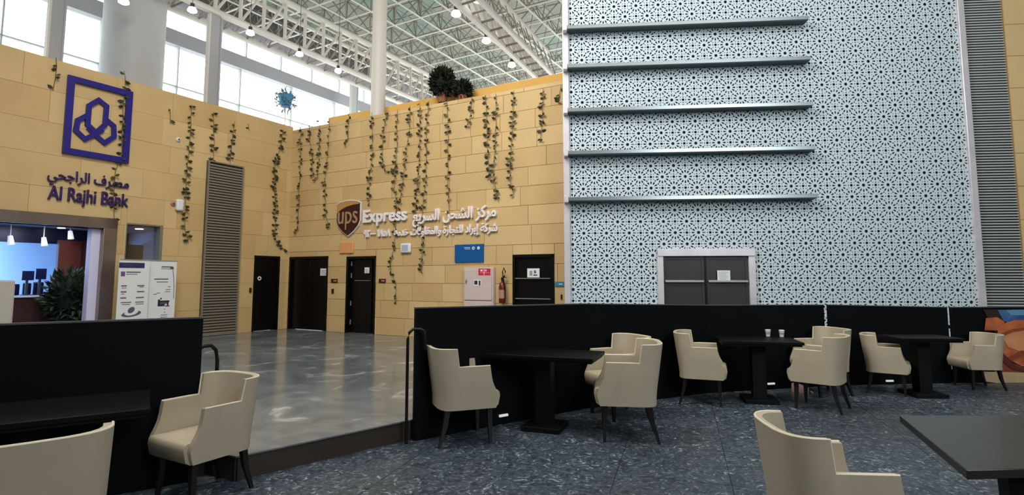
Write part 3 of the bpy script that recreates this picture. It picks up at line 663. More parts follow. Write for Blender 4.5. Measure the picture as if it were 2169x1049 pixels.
# roll-up posters
def rollup(u0, u1, vt, lab, ly, kindp):
    a, zt = FL.loc(u0, vt, ly); b, _ = FL.loc(u1, vt, ly); W_ = b-a; Hh_ = zt-MS
    t = thing('poster_stand', lab, 'poster stand'); FL.place(t, a, MS, ly)
    obj('sheet', MB().box(0, W_, -.004, .004, .06, Hh_), M_PAPER, t); obj('base', MB().box(0, W_, -.09, .09, 0, .06), M_SILV, t, bevel=.01); obj('top_bar', MB().box(0, W_, -.012, .012, Hh_, Hh_+.02), M_SILV, t)
    obj('pole', MB().tube([(W_/2, .02, .05), (W_/2, .02, Hh_)], .01), M_SILV, t)
    def pr(m, *rs):
        for x0, x1, z0, z1 in rs: obj('print', B(x0*W_, x1*W_, -.007, -.0041, Hh_-z1*1.2, Hh_-z0*1.2), m, t)
    if kindp == 0:
        pr(M_PRINTB, (.0, .82, .04, .13)); pr(M_PRINTG, (.1, .7, .07, .09)); pr(M_PRINTP, (.07, .2, .19, .27))
        pr(M_PRINTG, (.24, .7, .19, .21), (.24, .6, .23, .24), (.1, .28, .42, .44), (.12, .27, .46, .47), (.62, .85, .42, .44), (.7, .83, .45, .46), (.1, .28, .52, .54), (.12, .22, .56, .57), (.62, .86, .52, .54), (.1, .28, .62, .64), (.6, .86, .62, .64), (.12, .45, .70, .715), (.16, .42, .735, .745), (.58, .86, .70, .715), (.6, .86, .735, .745), (.6, .85, 1.0, 1.03))
        ov = [(W_*(.48+.32*cos(k*pi/8)), Hh_-1.2*(.90-.05*sin(k*pi/8)) + .02*(cos(k*pi/8))) for k in range(16)]
        obj('print', MB().prism(ov, -.007, -.0041), M_PRINTG, t); obj('print', MB().prism([(x*.7+W_*.144, z*1+.03) for x, z in ov], -.0075, -.007), M_PAPER, t)
        obj('print', MB().prism([(x*.35+W_*.30, z+.075) for x, z in ov], -.008, -.0041), M_PRINTG, t)
    else:
        pr(M_PRINTG, (.42, .85, .09, .11), (.42, .82, .13, .14), (.75, .88, .10, .14)); pr(M_PRINTK, (.18, .7, .31, .325), (.28, .7, .365, .375))
        pr(M_PRINTG, (.18, .3, .58, .59), (.3, .42, .56, .57), (.6, .8, .54, .55), (.62, .8, .50, .51), (.7, .8, .45, .46), (.6, .66, .85, .86), (.6, .66, .9, .91), (.5, .75, .95, .96), (.48, .72, .99, 1.0), (.1, .13, 1.0, 1.04))
        pr(M_PRINTK, (.36, .78, .70, .73), (.36, .44, .68, .80), (.44, .62, .76, .80), (.7, .76, .70, .79)); pr(M_PRINTG, (.44, .7, .73, .76), (.44, .5, .65, .68), (.64, .80, .79, .81))
        obj('print', MB().tube([(W_*.85, -.006, Hh_-.16), (W_*.9, -.006, Hh_-.34), (W_*.93, -.006, Hh_-.55), (W_*.94, -.006, Hh_-.8)], .006), M_PRINTG, t)
rollup(253, 318, 551, 'white poster stand with navy header bar and price lines beside the bank', -.55, 0)
rollup(318, 375, 553, 'white poster stand with a small sketch, right of the navy-headed one', -.42, 1)
# ================================================================== PARTITIONS
def panel_thing(lab, a, b, ha, hb):
    d = b-a; L = d.length; F_ = Frame(a.x, a.y, math.degrees(atan2(d.y, d.x)))
    t = thing('partition_screen', lab, 'partition', 'low black partitions'); F_.place(t); T = .045
    def wedge(x0, x1, y0, y1, z0a, z0b, z1a, z1b):
        return MB().add([(x0, y0, z0a), (x1, y0, z0b), (x1, y1, z0b), (x0, y1, z0a), (x0, y0, z1a), (x1, y0, z1b), (x1, y1, z1b), (x0, y1, z1a)],
                        [(0, 3, 2, 1), (4, 5, 6, 7), (0, 1, 5, 4), (1, 2, 6, 5), (2, 3, 7, 6), (3, 0, 4, 7)])
    obj('panel', wedge(0, L, 0, T, 0, 0, ha, hb), M_BLACK, t, bevel=.005)
    obj('edge_strip', wedge(0, L, -.006, T+.006, ha, hb, ha+.012, hb+.012), M_BLKEDGE, t)
    return t, F_, L
panel_thing('low black partition at left in front of the bank', lp0, lp1, 1.235, 1.235)
panel_thing('low black partition beside the curved handrail, left end of the long row', RP[0], RP[1], RB[0][2], RB[1][2])
panel_thing('low black partition behind the nearest pair of chairs facing left', RP[1], RP[2], RB[1][2], RB[2][2])
panel_thing('low black partition behind the two white cups, ending at the narrow gap', RP[2], RP[3], RB[2][2], RB[3][2])
pt_, F_, L_ = panel_thing('low black partition panel between the two bright gaps', RP[4], RP[5], RB[4][2], RB[5][2])
gap = (RP[6]-RP[5]).length
for zz, hh_ in ((.30, .025), (.62, .025), (.80, .05)): obj('connector', MB().box(L_, L_+gap, .005, .035, zz, zz+hh_), M_BLACK, pt_)
panel_thing('rightmost low black partition panel carrying the orange mural', RP[6], RP[7], RB[6][2], RB[7][2])
# mural on the last panel
dv = (RP[7]-RP[6]).normalized(); FM = Frame(RP[6].x, RP[6].y, math.degrees(atan2(dv.y, dv.x)))
mu = thing('printed_mural', 'printed mural of orange rounded shapes under blue on the rightmost partition', 'picture'); FM.place(mu, 0, 0, -.012)
def mpoly(pts, m, y, nm='print'):
    P_ = [FM.loc(u, v, -.012) for u, v in pts]; return obj(nm, MB().prism(P_, y-.004, y), m, mu)
mo1 = mat('mural_orange', (212, 120, 66), .6, noise=.45, scale=6, rgb2=(160, 78, 44)); mo2 = mat('mural_sienna', (150, 70, 40), .6, noise=.3, scale=5); mo3 = mat('mural_pale', (222, 150, 100), .6, noise=.2, scale=6)
mb1 = mat('mural_blue', (34, 60, 130), .6, noise=.4, scale=4, rgb2=(80, 130, 170)); mb2 = mat('mural_dark', (44, 22, 16), .6); mbe = mat('mural_beige', (200, 170, 128), .6, noise=.15, scale=3); mmr = mat('mural_maroon', (96, 36, 22), .6)
mpoly([(2082, 656), (2250, 655), (2250, 800), (2106, 800), (2106, 700)], mb2, -.001)
mpoly([(2112, 657), (2250, 656), (2250, 690), (2150, 690), (2125, 680)], mb1, -.006)
mpoly([(2128, 657), (2170, 656), (2166, 668), (2140, 668)], mat('mural_sky', (96, 150, 180), .6), -.011)
mpoly([(2087, 674), (2110, 672), (2124, 680), (2130, 692), (2112, 700), (2084, 700)], mo1, -.011)
mpoly([(2112, 697), (2128, 684), (2150, 678), (2250, 676), (2250, 772), (2162, 776), (2135, 762), (2118, 742), (2108, 720)], mo1, -.016)
mpoly([(2120, 712), (2138, 700), (2170, 696), (2210, 702), (2210, 750), (2160, 745), (2132, 735)], mo3, -.021)
mpoly([(2118, 706), (2140, 697), (2180, 692), (2180, 697), (2142, 703), (2121, 712)], mo2, -.026)
mpoly([(2130, 757), (2160, 742), (2185, 748), (2165, 752), (2138, 765)], mo2, -.026)
mpoly([(2106, 763), (2120, 758), (2140, 768), (2170, 780), (2170, 792), (2106, 790)], mo2, -.011)
mpoly([(2112, 735), (2122, 748), (2150, 776), (2175, 784), (2175, 790), (2140, 782), (2112, 758)], mmr, -.021)
mpoly([(2080, 787), (2250, 791), (2250, 815), (2140, 815), (2084, 808)], mbe, -.016, 'plinth_print')
# gleams along the floor line
# light leaking under the partitions, put in as faintly glowing white strips
for (u, v, lab) in ((1066, 880, 'thin white strip imitating light leaking under the partition behind the left cafe table'), (1633, 813, 'thin white strip imitating light leaking under the partition below the two cups'), (1884, 807, 'thin white strip imitating light leaking under the partition behind the far table')):
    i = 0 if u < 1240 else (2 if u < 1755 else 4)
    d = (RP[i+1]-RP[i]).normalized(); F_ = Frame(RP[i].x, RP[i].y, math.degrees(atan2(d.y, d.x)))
    a, z = F_.loc(u, v, -.01); o = obj('painted_gleam', MB().box(-.055, .055, -.02, 0, -.012, .012).box(-.03, .03, 0, .004, -.008, .008), mat('gleam_white', (235, 235, 235), .5, emit=.5), bevel=.004)
    F_.place(o, a, z, -.006); tag(o, lab, 'painted gleam', 'white strips imitating light under the partitions')
# handrails
def rail(pts, lab):
    o = tag(obj('handrail', MB().tube(pts, .015, 10), M_PIPE, smooth=True, ang=60), lab, 'handrail', 'bent dark handrails at the step opening')
    return o
b0 = gz(860, 941); zt = H - (700-590)/((941-590)/H)
b1 = RP[0]; q = lambda t, z: b0.lerp(b1 + Vector((.10, -.03, 0)), t) + Vector((0, 0, z))
rail([q(0, 0), q(0, .5), q(0, zt-.09), q(.08, zt-.03), q(.28, zt), q(.7, zt), q(.93, zt-.02), q(1, zt-.1), q(1, zt-.2)], 'bent dark handrail at the left end of the long partition')
p1 = lp1 + Vector((-.03, .03, 0)); b0 = gz(449, 1004); zt = H-(735-590)/270
q = lambda t, z: b0.lerp(p1, t) + Vector((0, 0, z))
rail([q(0, 0), q(0, .5), q(0, zt-.12), q(.12, zt-.04), q(.4, zt), q(.8, zt), q(1, zt-.01)], 'bent dark handrail at the end of the left partition')
# ================================================================== CHAIRS
def build_chair(label):
    root = thing('tub_chair', label, 'chair', 'cream tub chairs'); T = .042
    zb, za_, zk = .33, .72, .885
    prof = [(.33, .262), (.37, .276), (.42, .288), (.455, .286), (.50, .258), (.56, .228), (.62, .214), (.72, .200)]
    def yf(z):
        for (a, ya), (b, yb_) in zip(prof, prof[1:]):
            if z <= b: return ya+(yb_-ya)*max(0, (z-a)/(b-a))
        return prof[-1][1]
    ys = -.10; cols = []
    for s in (0, .25, .5, .75, 1.0): cols.append(('arm', s, za_, 1))
    cols.append(('arm', 1.012, zk, 1))
    for k in range(1, 12): cols.append(('back', k/12*pi, zk, 0))
    cols.append(('arm', 1.012, zk, -1))
    for s in (1.0, .75, .5, .25, 0): cols.append(('arm', s, za_, -1))
    nl = 9; outer = []; inner = []
    for kind, s, zt, side in cols:
        co_, ci_ = [], []
        for l in range(nl):
            z = zb+(zt-zb)*l/(nl-1); fl = .95+.05*min(1, (z-zb)/.28)
            back_lean = -.065*max(0, (z-.42))/.46
            if kind == 'arm':
                y = yf(z)*(1-s)+ys*s; ear = .010*max(0, (z-.6))/.28 if s > 1 else 0
                w0 = .288*fl + ear
                co_.append((side*w0, y + (back_lean*.3 if s > 1 else 0), z)); ci_.append((side*(w0-T), y+(back_lean*.3 if s > 1 else 0), z))
            else:
                c, sn = cos(s), sin(s); ear = .010*max(0, (z-.6))/.28
                X = (.288*fl+ear)*(abs(c)**.62)*(1 if c >= 0 else -1); Y = ys-(.165)*(sn**.62)*(.93+.07*fl) + back_lean*(.3+.7*sn)
                Xi = (.288*fl+ear-T)*(abs(c)**.62)*(1 if c >= 0 else -1); Yi = ys-(.165-T)*(sn**.62)*(.93+.07*fl) + back_lean*(.3+.7*sn)
                co_.append((X, Y, z)); ci_.append((Xi, Yi, z))
        outer.append(co_); inner.append(ci_)
    nc = len(cols); vs = [p for c in outer for p in c]+[p for c in inner for p in c]; K = nc*nl; fs = []
    for i in range(nc-1):
        for l in range(nl-1):
            a, b = i*nl+l, (i+1)*nl+l
            fs.append((a, b, b+1, a+1)); fs.append((K+a, K+a+1, K+b+1, K+b))
        fs.append((i*nl+nl-1, (i+1)*nl+nl-1, K+(i+1)*nl+nl-1, K+i*nl+nl-1)); fs.append((i*nl, K+i*nl, K+(i+1)*nl, (i+1)*nl))
    for i in (0, nc-1):
        for l in range(nl-1):
            a = i*nl+l; fs.append((a, a+1, K+a+1, K+a))
    obj('shell', MB().add(vs, fs), M_CREAM, root, smooth=True, ang=38)
    # piping along the top edges, rim highlight put into its paler colour
    top = [Vector(outer[i][-1]).lerp(Vector(inner[i][-1]), .15) for i in range(nc)]
    obj('highlight_piping', MB().tube([p+Vector((0, 0, .001)) for p in top], .0065, 6), mat('cream_highlight', (228, 216, 188), .45), root, smooth=True)
    sp = [(-.215, .325), (.262, .325), (.296, .35), (.312, .43), (.306, .468), (.288, .482), (-.2, .475), (-.225, .46)]
    sm = MB(); n = len(sp)
    for x in (-.248, .248): pass
    xs_ = [(-.236, .0), (-.222, .012), (.222, .012), (.236, .0)]; vv = []
    for x, gsz in xs_:
        for y, z in sp: vv.append((x, y*(1+gsz*.6), .40+(z-.40)*(1+gsz)))
    ff = [tuple(range(n))[::-1], tuple(3*n+k for k in range(n))]
    for i in range(3):
        for k in range(n): ff.append((i*n+k, i*n+(k+1) % n, (i+1)*n+(k+1) % n, (i+1)*n+k))
    obj('seat', sm.add(vv, ff), M_CREAM, root, smooth=True, ang=50)
    for sx in (-1, 1):
        for fy, y0, y1 in ((1, .215, .225), (-1, -.185, -.265)):
            vs = []
            for z, hw, yy, xx in ((.335, .024, y0, .205), (.18, .02, y0+(y1-y0)*.3, .208), (0, .013, y1, .222)):
                vs += [(sx*xx-hw, yy-hw, z), (sx*xx+hw, yy-hw, z), (sx*xx+hw, yy+hw, z), (sx*xx-hw, yy+hw, z)]
            obj('leg', MB().add(vs, [(0, 1, 2, 3), (8, 11, 10, 9)] + [(i*4+k, (i+1)*4+k, (i+1)*4+(k+1) % 4, i*4+(k+1) % 4) for i in (0, 1) for k in range(4)]), M_LEG, root)
    return root
chairs = [  # u, v of the ground point under the chair's centre, facing angle (0 = right, 90 = away), scale, label
    (977, 930, 20, 1.01, 'cream tub chair facing right at the left end of the long partition'),
    (1330, 924, 172, 1.04, 'cream tub chair facing left, nearest one at the cafe table by the long partition'),
    (1312, 880, 204, 1.0, 'cream tub chair half hidden behind another one at the first cafe table'),
    (1487, 852, -20, .98, 'cream tub chair facing right, left of the table with two cups'),
    (1740, 865, 138, .98, 'cream tub chair facing left, with a tan shoe under it'),
    (1744, 834, 190, .98, 'cream tub chair hidden behind the one with the shoe under it'),
    (1880, 832, -34, .88, 'cream tub chair facing right between the two bright partition gaps'),
    (2073, 822, 174, .86, 'cream tub chair facing left in front of the orange mural'),
    (1768, 1268, -4, .93, 'cream tub chair in the right foreground beside the dark table corner'),
    (30, 1350, 130, 1.0, 'cream tub chair seen from behind in the left foreground'),
    (430, 1046, 241, .92, 'cream tub chair facing left by the step, under the left handrail'),
]
proto = None
for i, (u, v, fa, s, lab) in enumerate(chairs):
    c = build_chair(lab) if i == 0 else copy_tree(proto)
    if i == 0: proto = c
    c['label'] = lab; c.location = gz(u, v); c.rotation_euler = (0, 0, radians(fa-90)); c.scale = (s, s, s)
# ================================================================== TABLES
def table(cx, cy, rz, w_, d_, lab, base=True, leg=True, zt=.75):
    t = thing('cafe_table', lab, 'table', 'dark cafe tables'); t.location = (cx, cy, 0); t.rotation_euler = (0, 0, radians(rz))
    obj('tabletop', MB().box(-w_/2, w_/2, -d_/2, d_/2, zt-.035, zt), M_TABLE, t, bevel=.004)
    obj('apron', MB().box(-w_/2+.02, w_/2-.02, -d_/2+.02, d_/2-.02, zt-.055, zt-.035), M_TBASE, t)
    if base:
        obj('column', MB().box(-.08, .08, -.08, .08, .04, zt-.055), M_TBASE, t); obj('base_plate', MB().box(-.2, .2, -.2, .2, 0, .05), M_TBASE, t, bevel=.005)
    return t
def tpx(u, v, z=.75): p = gz(u, v, z); return p
for u, v, rz, w_, d_, lab in ((1155, 907, -20, 1.15, .62, 'dark rectangular cafe table between the two left cream chairs'), (1608, 850, -12, .95, .62, 'dark cafe table carrying two white cups'),
                              (1955, 838, -3, .80, .55, 'dark cafe table in front of the wider bright gap')):
    p = gz(u, v); table(p.x, p.y, rz, w_, d_, lab, zt=.775)
# foreground right
c0, c1 = gz(1905, 880, .75), gz(2047, 996, .75); dx = (c1-c0); L = dx.length
t = thing('dining_table', 'large dark table cut off by the right edge in the foreground', 'table'); t.location = (c0.x, c0.y, 0); t.rotation_euler = (0, 0, atan2(dx.y, dx.x))
e_ = Vector((cos(t.rotation_euler[2]), sin(t.rotation_euler[2]), 0)); n_ = Vector((-e_.y, e_.x, 0)); r0 = gz(2240, 880, .75)-c0; r1 = gz(2300, 990, .75)-c0
poly = [(0, 0), (L, 0), (r1.dot(e_), r1.dot(n_)), (r0.dot(e_), r0.dot(n_))]
obj('tabletop', MB().slab(poly, .71, .75), mat('brown_black_wood', (44, 40, 37), .3, noise=.2, scale=3), t, bevel=.004)
lg = gz(2118, 1000, .71)-c0; lg = Vector((lg.dot(e_)-.1, lg.dot(n_)+.10, 0))
obj('leg', MB().add([(lg.x-.06, lg.y-.06, .71), (lg.x+.06, lg.y-.06, .71), (lg.x+.06, lg.y+.06, .71), (lg.x-.06, lg.y+.06, .71), (lg.x-.04, lg.y-.04, 0), (lg.x+.04, lg.y-.04, 0), (lg.x+.04, lg.y+.04, 0), (lg.x-.04, lg.y+.04, 0)], [(0, 1, 2, 3), (7, 6, 5, 4), (0, 4, 5, 1), (1, 5, 6, 2), (2, 6, 7, 3), (3, 7, 4, 0)]), M_TBASE, t)
for (x, y) in ((r0.dot(e_)*.9, r0.dot(n_)*.9), (r1.dot(e_)*.9, r1.dot(n_)*.85)):
    obj('leg', MB().box(x-.04, x+.04, y-.04, y+.04, 0, .71), M_TBASE, t)
# left table
dl = (lp1-lp0).normalized(); ang = math.degrees(atan2(dl.y, dl.x))
p = gz(70, 868, .75); table(p.x, p.y, ang, 1.2, .7, 'dark rectangular table by the left partition, between two cream chairs')
# cups
for u, v, lab in ((1627, 713, 'left white paper cup on the dark cafe table'), (1656, 714, 'right white paper cup on the dark cafe table')):
    d = ray(u, v); p = CO+d*((.775-H)/d.z)
    o = thing('paper_cup', lab, 'cup', 'white cups on the cafe table'); o.location = (p.x, p.y, .776)
    obj('cup', MB().lathe([(.024, 0), (.034, .085), (.031, .085), (.022, .005)], 14), M_CUP, o, smooth=True)
    obj('rim', MB().lathe([(.034, .083), (.037, .085), (.034, .09), (.032, .086)], 14), M_CUP, o, smooth=True); obj('sleeve', MB().lathe([(.0285, .03), (.0325, .06)], 14), mat('cup_sleeve', (170, 168, 160), .7), o)
# shoe
p = gz(1700, 832); sh = thing('shoe', 'pale tan shoe with a dark toe on the floor under a cream chair', 'shoe'); sh.location = p; sh.rotation_euler = (0, 0, radians(-35)); sh.scale = (1, 1, 1.5)
def shoe_sec(x, hw, h): return [(x, -hw, 0), (x, hw, 0), (x, hw*.9, h*.55), (x, hw*.35, h), (x, -hw*.35, h), (x, -hw*.9, h*.55)]
secs = [(-.13, .028, .075), (-.09, .036, .085), (-.03, .036, .075), (.03, .042, .06), (.08, .042, .045)]
vs = [q for s_ in secs for q in shoe_sec(*s_)]; fs = [(i*6+k, i*6+(k+1) % 6, (i+1)*6+(k+1) % 6, (i+1)*6+k) for i in range(4) for k in range(6)]+[tuple(range(6))[::-1], tuple(24+k for k in range(6))]
obj('upper', MB().add(vs, fs), M_SHOE, sh, smooth=True, ang=60)
secs = [(.08, .042, .045), (.115, .036, .036), (.14, .02, .022)]; vs = [q for s_ in secs for q in shoe_sec(*s_)]
obj('toe', MB().add(vs, [(i*6+k, i*6+(k+1) % 6, (i+1)*6+(k+1) % 6, (i+1)*6+k) for i in range(2) for k in range(6)]+[tuple(range(6))[::-1], tuple(12+k for k in range(6))]), M_LEG, sh, smooth=True)
# ================================================================== VINES
lv_ = MB().add([(0, 0, 0), (.045, -.012, .012), (.085, -.02, -.01), (.05, -.012, -.042), (.012, -.006, -.03), (.045, -.028, -.012)], [(0, 5, 1), (1, 5, 2), (2, 5, 3), (3, 5, 4), (4, 5, 0)])
LEAF = [lv_.mesh('leaf', M_LEAF), None]
LEAF[1] = LEAF[0].copy(); LEAF[1].materials.clear(); LEAF[1].materials.append(M_LEAF2)
def vine(F, pts, lab, step=.08, seed=0, dense=1.0, size=1.0):
    r = random.Random(seed); P_ = []
    for u, v in pts:
        a, z = F.loc(u, v, -.06); P_.append(Vector((a, -.06, z)))
    t = thing('hanging_vine', lab, 'vine', 'vines hanging down the stone walls'); F.place(t)
    fine = []
    for a, b in zip(P_, P_[1:]):
        n = max(1, int((b-a).length/.12))
        for k in range(n): fine.append(a.lerp(b, k/n)+Vector((r.uniform(-.012, .012), r.uniform(-.012, .008), 0)))
    fine.append(P_[-1]); obj('stem', MB().tube(fine, .006, 4), M_STEM, t)
    side = 1; acc = 0
    for a, b in zip(fine, fine[1:]):
        acc += (b-a).length
        while acc >= step/dense:
            acc -= step/dense*r.uniform(.75, 1.3); side = -side; s = size*r.uniform(.85, 1.45)
            p = a.lerp(b, r.random())
            o = link('leaf', LEAF[0 if r.random() < .75 else 1], t, p); o.rotation_euler = (r.uniform(-.5, .5), r.uniform(-.5, .7) + (pi if side < 0 else 0), r.uniform(-.7, .3)*1.0); o.scale = (s, s, s)
            if side < 0: o.scale = (s, s, -s)
VL = [([(120, 122), (118, 160), (112, 192)], 'short thin vine at the top left corner of the left wall', .7),
      ([(262, 150), (266, 165), (260, 235), (258, 330), (243, 365), (240, 430), (242, 465)], 'long vine running down over the indigo emblem and lettering', .9),
      ([(361, 232), (361, 262)], 'tiny vine tip right of the indigo emblem', .6),
      ([(406, 222), (404, 262), (402, 300), (394, 380), (392, 440), (391, 480), (399, 515)], 'long vine left of the tall wall louvre', 1),
      ([(452, 238), (453, 290), (452, 340)], 'vine hanging to the left top corner of the wall louvre', 1.1),
      ([(497, 258), (492, 300), (487, 345)], 'vine hanging to the right top corner of the wall louvre', 1),
      ([(526, 262), (528, 278)], 'very short vine tip left of the wall corner', .7),
      ([(601, 275), (592, 320), (583, 350), (581, 400), (584, 440), (582, 480), (586, 512), (603, 530)], 'thick long vine hanging at the inner wall corner', 1.7)]
VY = [([(639, 262), (636, 300), (637, 339), (632, 427), (632, 470), (626, 501)], 'long vine left of the black double door corner', 1),
      ([(656, 260), (655, 297), (662, 330), (660, 360), (668, 381)], 'tangled vine second from the wall corner', 1.4),
      ([(677, 256), (677, 326), (672, 378)], 'short bushy vine third from the wall corner', 1.3),
      ([(699, 252), (694, 330), (688, 388), (690, 459), (699, 485)], 'long vine left of the brown shield', 1),
      ([(740, 240), (737, 291), (729, 312)], 'short vine high above the brown shield', 1.2),
      ([(788, 238), (789, 290), (788, 330), (782, 381), (781, 433)], 'long leafy vine just right of the brown shield', 1.2),
      ([(818, 237), (811, 297), (808, 330), (815, 362), (835, 364), (838, 342)], 'vine curling up into a hook near the white pole', 1.2),
      ([(842, 232), (840, 330), (834, 388), (840, 427), (838, 470), (836, 516), (826, 560), (828, 580), (838, 600), (838, 642)], 'longest vine, passing over the Express lettering', 1),
      ([(869, 222), (866, 281), (858, 346), (850, 411), (842, 446)], 'slanting vine ending above the Express lettering', 1),
      ([(890, 218), (889, 313), (884, 394), (880, 440), (881, 482)], 'leafy vine left of the hanging pair over the Arabic lettering', 1.1),
      ([(909, 214), (903, 269), (902, 377), (895, 440), (892, 478), (897, 520), (892, 578)], 'long vine crossing the left end of the Arabic lettering', .9),
      ([(947, 213), (949, 323), (948, 380), (951, 452)], 'sparse vine ending on the Arabic lettering', .8),
      ([(999, 206), (996, 243), (987, 274)], 'short vine right of the small bush', 1.1),
      ([(1028, 202), (1032, 287), (1034, 340), (1038, 382)], 'dense vine, left one of the close pair right of centre', 1.4),
      ([(1050, 199), (1050, 287), (1045, 377), (1056, 428)], 'thin vine, right one of the close pair right of centre', .9),
      ([(1088, 192), (1085, 287), (1080, 350), (1082, 395), (1088, 412)], 'dense vine above the blue sign', 1.3),
      ([(1150, 186), (1149, 261), (1144, 300)], 'vine with a leafy tuft near the lattice wall', 1.2),
      ([(1190, 180), (1186, 200), (1181, 218)], 'shortest vine by the chrome trim', 1.3)]
for k, (pts, lab, d) in enumerate(VL): vine(FL, pts, lab, seed=k+1, dense=d)
for k, (pts, lab, d) in enumerate(VY): vine(FY, pts, lab, seed=k+40, dense=d)
# bushes on the trough
def on_trough(u, v, ly=.6): a, z = FY.loc(u, v, ly); return FY.P(a, z, ly)
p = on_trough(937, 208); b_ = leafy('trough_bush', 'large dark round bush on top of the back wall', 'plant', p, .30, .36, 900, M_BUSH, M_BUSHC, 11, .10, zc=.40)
obj('pot', MB().lathe([(.10, -.12), (.14, .10), (.12, .10)], 12), M_TERRA, b_, smooth=True)
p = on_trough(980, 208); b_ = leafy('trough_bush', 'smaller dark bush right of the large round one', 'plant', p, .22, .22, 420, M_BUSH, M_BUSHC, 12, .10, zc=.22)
obj('pot', MB().lathe([(.10, -.12), (.13, .06), (.11, .06)], 12), M_TERRA, b_, smooth=True)
a, z = FL.loc(603, 262, .5); hp = FL.P(a, 0, .5)
b_ = leafy('potted_plant', 'blue pot with pale trailing leaves in front of the bright window', 'plant', hp, .27, .34, 120, mat('pale_leaf', (120, 150, 160), .6), None, 21, .10, zc=FL.loc(603, 212, .5)[1])
zc = FL.loc(603, 212, .5)[1]
obj('pot', MB().lathe([(.13, zc-.2), (.22, zc+.16), (.2, zc+.16)], 14), M_BLUEP, b_, smooth=True); obj('stake', MB().tube([(0, 0, zc-.2), (0, 0, WH-1)], .012), M_STEEL, b_)
# ================================================================== CLERESTORY behind the left wall
CL = 6.0
def zof(slope_ratio): return H + slope_ratio*(12.8+CL)
z_lo, z_b0, z_b1, z_d0, z_d1 = 4.2, 9.45, 9.95, 10.78, 11.95
cA, cB = -16, 9.5
o = struct(obj('wall_clerestory', MB().box(cA, cB, CL, CL+.3, z_b0, z_b1).box(cA, cB, CL, CL+.3, MS, z_lo), M_SPAND)); FL.place(o)
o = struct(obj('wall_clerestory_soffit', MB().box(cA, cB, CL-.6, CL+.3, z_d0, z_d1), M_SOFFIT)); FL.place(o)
k = 3
def glazing(z0, z1, step, tz, name_n):
    W_ = struct(obj('window_%d' % name_n, MB().box(cA, cB, CL+.14, CL+.15, z0, z1), M_GLASS)); FL.place(W_)
    x = cA
    while x < cB:
        obj('mullion', MB().box(x-.02, x+.02, CL+.08, CL+.2, z0, z1), M_MULL, W_); x += step
    if tz: obj('transom', MB().box(cA, cB, CL+.08, CL+.2, tz-.02, tz+.02), M_MULL, W_)
glazing(z_b1, z_d0, 1.55, None, 2); glazing(z_lo, z_b0, 2.3, 8.05, 3)
# columns
def col_at(u, v, ly): a, z = FL.loc(u, v, ly); return a
def ibeam(u, ly, w_, z1, lab, m=M_STEELB, bright=True):
    a = col_at(u, 120, ly); t = thing('steel_column', lab, 'column', 'steel columns behind the left wall'); FL.place(t, a, 0, ly)
    obj('web', MB().box(-w_/2+.03, w_/2-.03, -.04, .04, 3.1, z1), m, t); obj('flange', MB().box(-w_/2, -w_/2+.04, -.06, .06, 3.1, z1), M_STEEL if bright else m, t); obj('flange', MB().box(w_/2-.04, w_/2, -.06, .06, 3.1, z1), m, t)
ibeam(452, 1.2, .36, 8.6, 'grey steel column standing against the bright window, right of the round pillar')
ibeam(113, 1.2, .30, 8.6, 'grey steel column at the far left above the stone wall')
ibeam(752, 5.2, .42, 10.3, 'short pale column at the far end of the window strip', M_MULL)
a = col_at(284, 90, 2.4); t = tag(obj('round_pillar', MB().lathe([(.68, 3.1), (.68, 11.9)], 28), M_COLG, smooth=True), 'massive round grey pillar rising behind the indigo emblem', 'pillar'); t.location = FL.P(a, 0, 2.4)
a, z = FY.loc(802, 150, .6); t = thing('steel_pole', 'tall white round pole rising from the back wall', 'column'); t.location = FY.P(a, 0, .6)
obj('pole', MB().lathe([(.19, WH-.5), (.19, 12.5)], 20), M_STEEL, t, smooth=True); obj('collar', MB().lathe([(.23, WH-.5), (.23, WH-.4)], 20), M_STEEL, t)
# ================================================================== ROOF
def strut(name, p, q, r, m, parent, n=6): return obj(name, MB().tube([p, q], r, n), m, parent, smooth=True)
def truss(P0, P1, hgt, side, nb, lab, lift_off=0.0):
    """P0,P1: lower chord ends; side: horizontal offset of the far face"""
    t = thing('roof_truss', lab, 'truss', 'main roof trusses'); t.location = P0
    d = P1-P0; up = Vector((0, 0, hgt)) ; s = side
    lo = lambda k: d*(k/nb); hi = lambda k: d*(k/nb)+up+Vector(s)*lift_off
    for base, nm in ((Vector((0, 0, 0)), 'n'), (Vector(s), 'f')):
        strut('chord', lo(0)+base, lo(nb)+base, .10 if nm == 'n' else .08, M_STEEL, t, 8); strut('chord', hi(0)+base, hi(nb)+base, .10 if nm == 'n' else .08, M_STEEL, t, 8)
    for k in range(nb+1):
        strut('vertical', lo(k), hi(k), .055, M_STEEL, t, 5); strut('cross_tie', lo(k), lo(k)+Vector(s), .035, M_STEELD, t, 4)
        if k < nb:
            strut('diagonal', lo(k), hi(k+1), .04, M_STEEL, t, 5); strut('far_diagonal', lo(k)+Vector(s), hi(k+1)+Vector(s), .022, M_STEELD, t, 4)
    return t
t1a, t1b = FL.P(-9, 8.72, 1.2), FL.P(13, 8.72, 1.2)
truss(t1a, t1b, 1.28, FL.n*.8, 30, 'long pale steel truss above the window strip, behind the white pole')
q0, q1 = gz(962, 0, 8.55), gz(1129, 157, 8.55); dd = (q1-q0)
truss(q0-dd*.35, q1+dd*.25, 1.3, -FL.n*.6, 16, 'pale steel truss running up beside the lattice wall', lift_off=-.9)
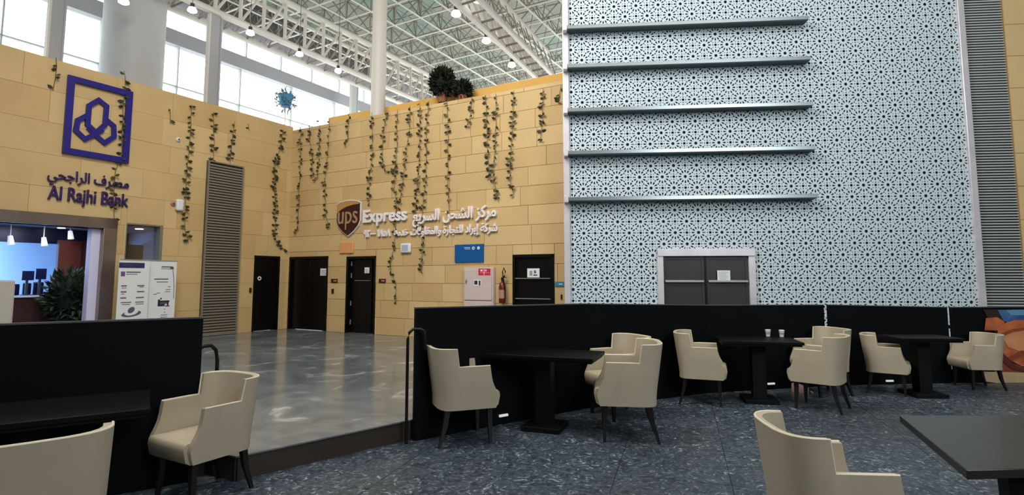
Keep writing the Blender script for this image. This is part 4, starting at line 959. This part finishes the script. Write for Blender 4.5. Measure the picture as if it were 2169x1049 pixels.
# deck and space frame in left-wall axes
DZ = 11.9
dk_ = struct(obj('ceiling', MB().box(-26, 34, -30, 6.3, DZ, DZ+.1), M_SPAND)); FL.place(dk_)
pn = [B(.03, 1.97, .03, 1.97, -.03, 0).mesh('ceiling_panel', m) for m in (M_DECK, M_DECK2, M_DECK, M_DECKD)]
r = random.Random(3)
for i in range(-2, 17):
    for j in range(-10, 3):
        k = r.choice((0, 1, 2))
        if (i, j) == (6, -4): k = 3
        link('ceiling_panel', pn[k], dk_, (i*2, j*2, DZ))
ZB, ZT, GS = 10.45, 11.5, 1.16
Y0, Y1 = -17.4, 5.8
for i in range(-3, 24):
    x = i*GS+.6
    t = obj('purlin_truss', MB().tube([(x, Y0, ZB), (x, Y1, ZB)], .032, 5), M_STEEL, dk_)
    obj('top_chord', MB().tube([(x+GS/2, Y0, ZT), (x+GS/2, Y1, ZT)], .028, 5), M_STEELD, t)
    wb_ = MB()
    for j in range(int((Y1-Y0)/GS)+1):
        y = Y0+j*GS
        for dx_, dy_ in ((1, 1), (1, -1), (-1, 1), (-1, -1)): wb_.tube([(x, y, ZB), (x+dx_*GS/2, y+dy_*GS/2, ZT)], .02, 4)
    wo = obj('web', wb_, M_STEELD, t); wo['kind'] = 'stuff'
for j in range(int((Y1-Y0)/GS)+1):
    y = Y0+j*GS
    t = obj('roof_tie', MB().tube([(-3, y, ZB), (27, y, ZB)], .032, 5), M_STEEL, dk_)
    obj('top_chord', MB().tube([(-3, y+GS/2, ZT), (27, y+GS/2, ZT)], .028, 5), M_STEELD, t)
for o in dk_.children: o.location.z -= 0
for x0, x1, y0, y1, nm in ((-22, 17, -9.2, -9, 'wall_rear'), (16.9, 17.1, -9, 18, 'wall_side'), (-22, -21.8, -9, 6, 'wall_far_left')):
    struct(obj(nm, MB().box(x0, x1, y0, y1, 0, DZ), M_COLG))
struct(FL.place(obj('wall_far_end', MB().box(cB, 33, CL, CL+.3, 0, DZ).box(33, 33.2, -30, CL, 0, DZ).box(-26, 33, -30.2, -30, 4, DZ), M_SPAND)))
# high bay lamps
lm_body = MB().lathe([(.05, .42), (.10, .40), (.10, .24), (.16, .18)], 14).mesh('lamp_body', M_LAMPB, True); lm_glow = MB().lathe([(.16, .18), (.22, .05), (.22, .0), (.14, -.05), (.02, -.06)], 14).mesh('glow_bowl', M_LAMP, True)
def highbay(p, lab, s=1.0, zr=10.3):
    t = thing('high_bay_lamp', lab, 'lamp', 'round high bay lamps'); t.location = p; t.scale = (s, s, s)
    link('housing', lm_body, t); link('glow_bowl', lm_glow, t)
    obj('hanger', MB().tube([(0, 0, .4), (0, 0, max(.6, (zr-p.z)/s))], .015, 4), M_LAMPB, t)
LLY = CL-1.6
LLY = .75
for u, v, lab in ((262, 2, 'glowing round lamp in front of the round pillar'), (407, 20, 'glowing round lamp left of the grey steel column'), (530, 68, 'glowing round lamp right of the grey steel column'),
                  (634, 113, 'third glowing round lamp right of the grey column along the window strip'), (716, 148, 'glowing round lamp nearest the white pole')):
    ly = 1.0 if u == 262 else LLY
    a, z = FL.loc(u, v+4, ly); highbay(FL.P(a, z, ly), lab, .5, 11)
for u, v, lab in ((966, 27, 'upper glowing round lamp beside the lattice-side truss'), (1030, 84, 'middle glowing round lamp beside the lattice-side truss'), (1084, 135, 'lower glowing round lamp beside the lattice-side truss'), (1012, -3, 'glowing round lamp cut by the top edge between the trusses')):
    d = ray(u, v+5); zz = 8.7; p = CO+d*((zz-H)/d.z); highbay(p, lab, .6, 10.3)
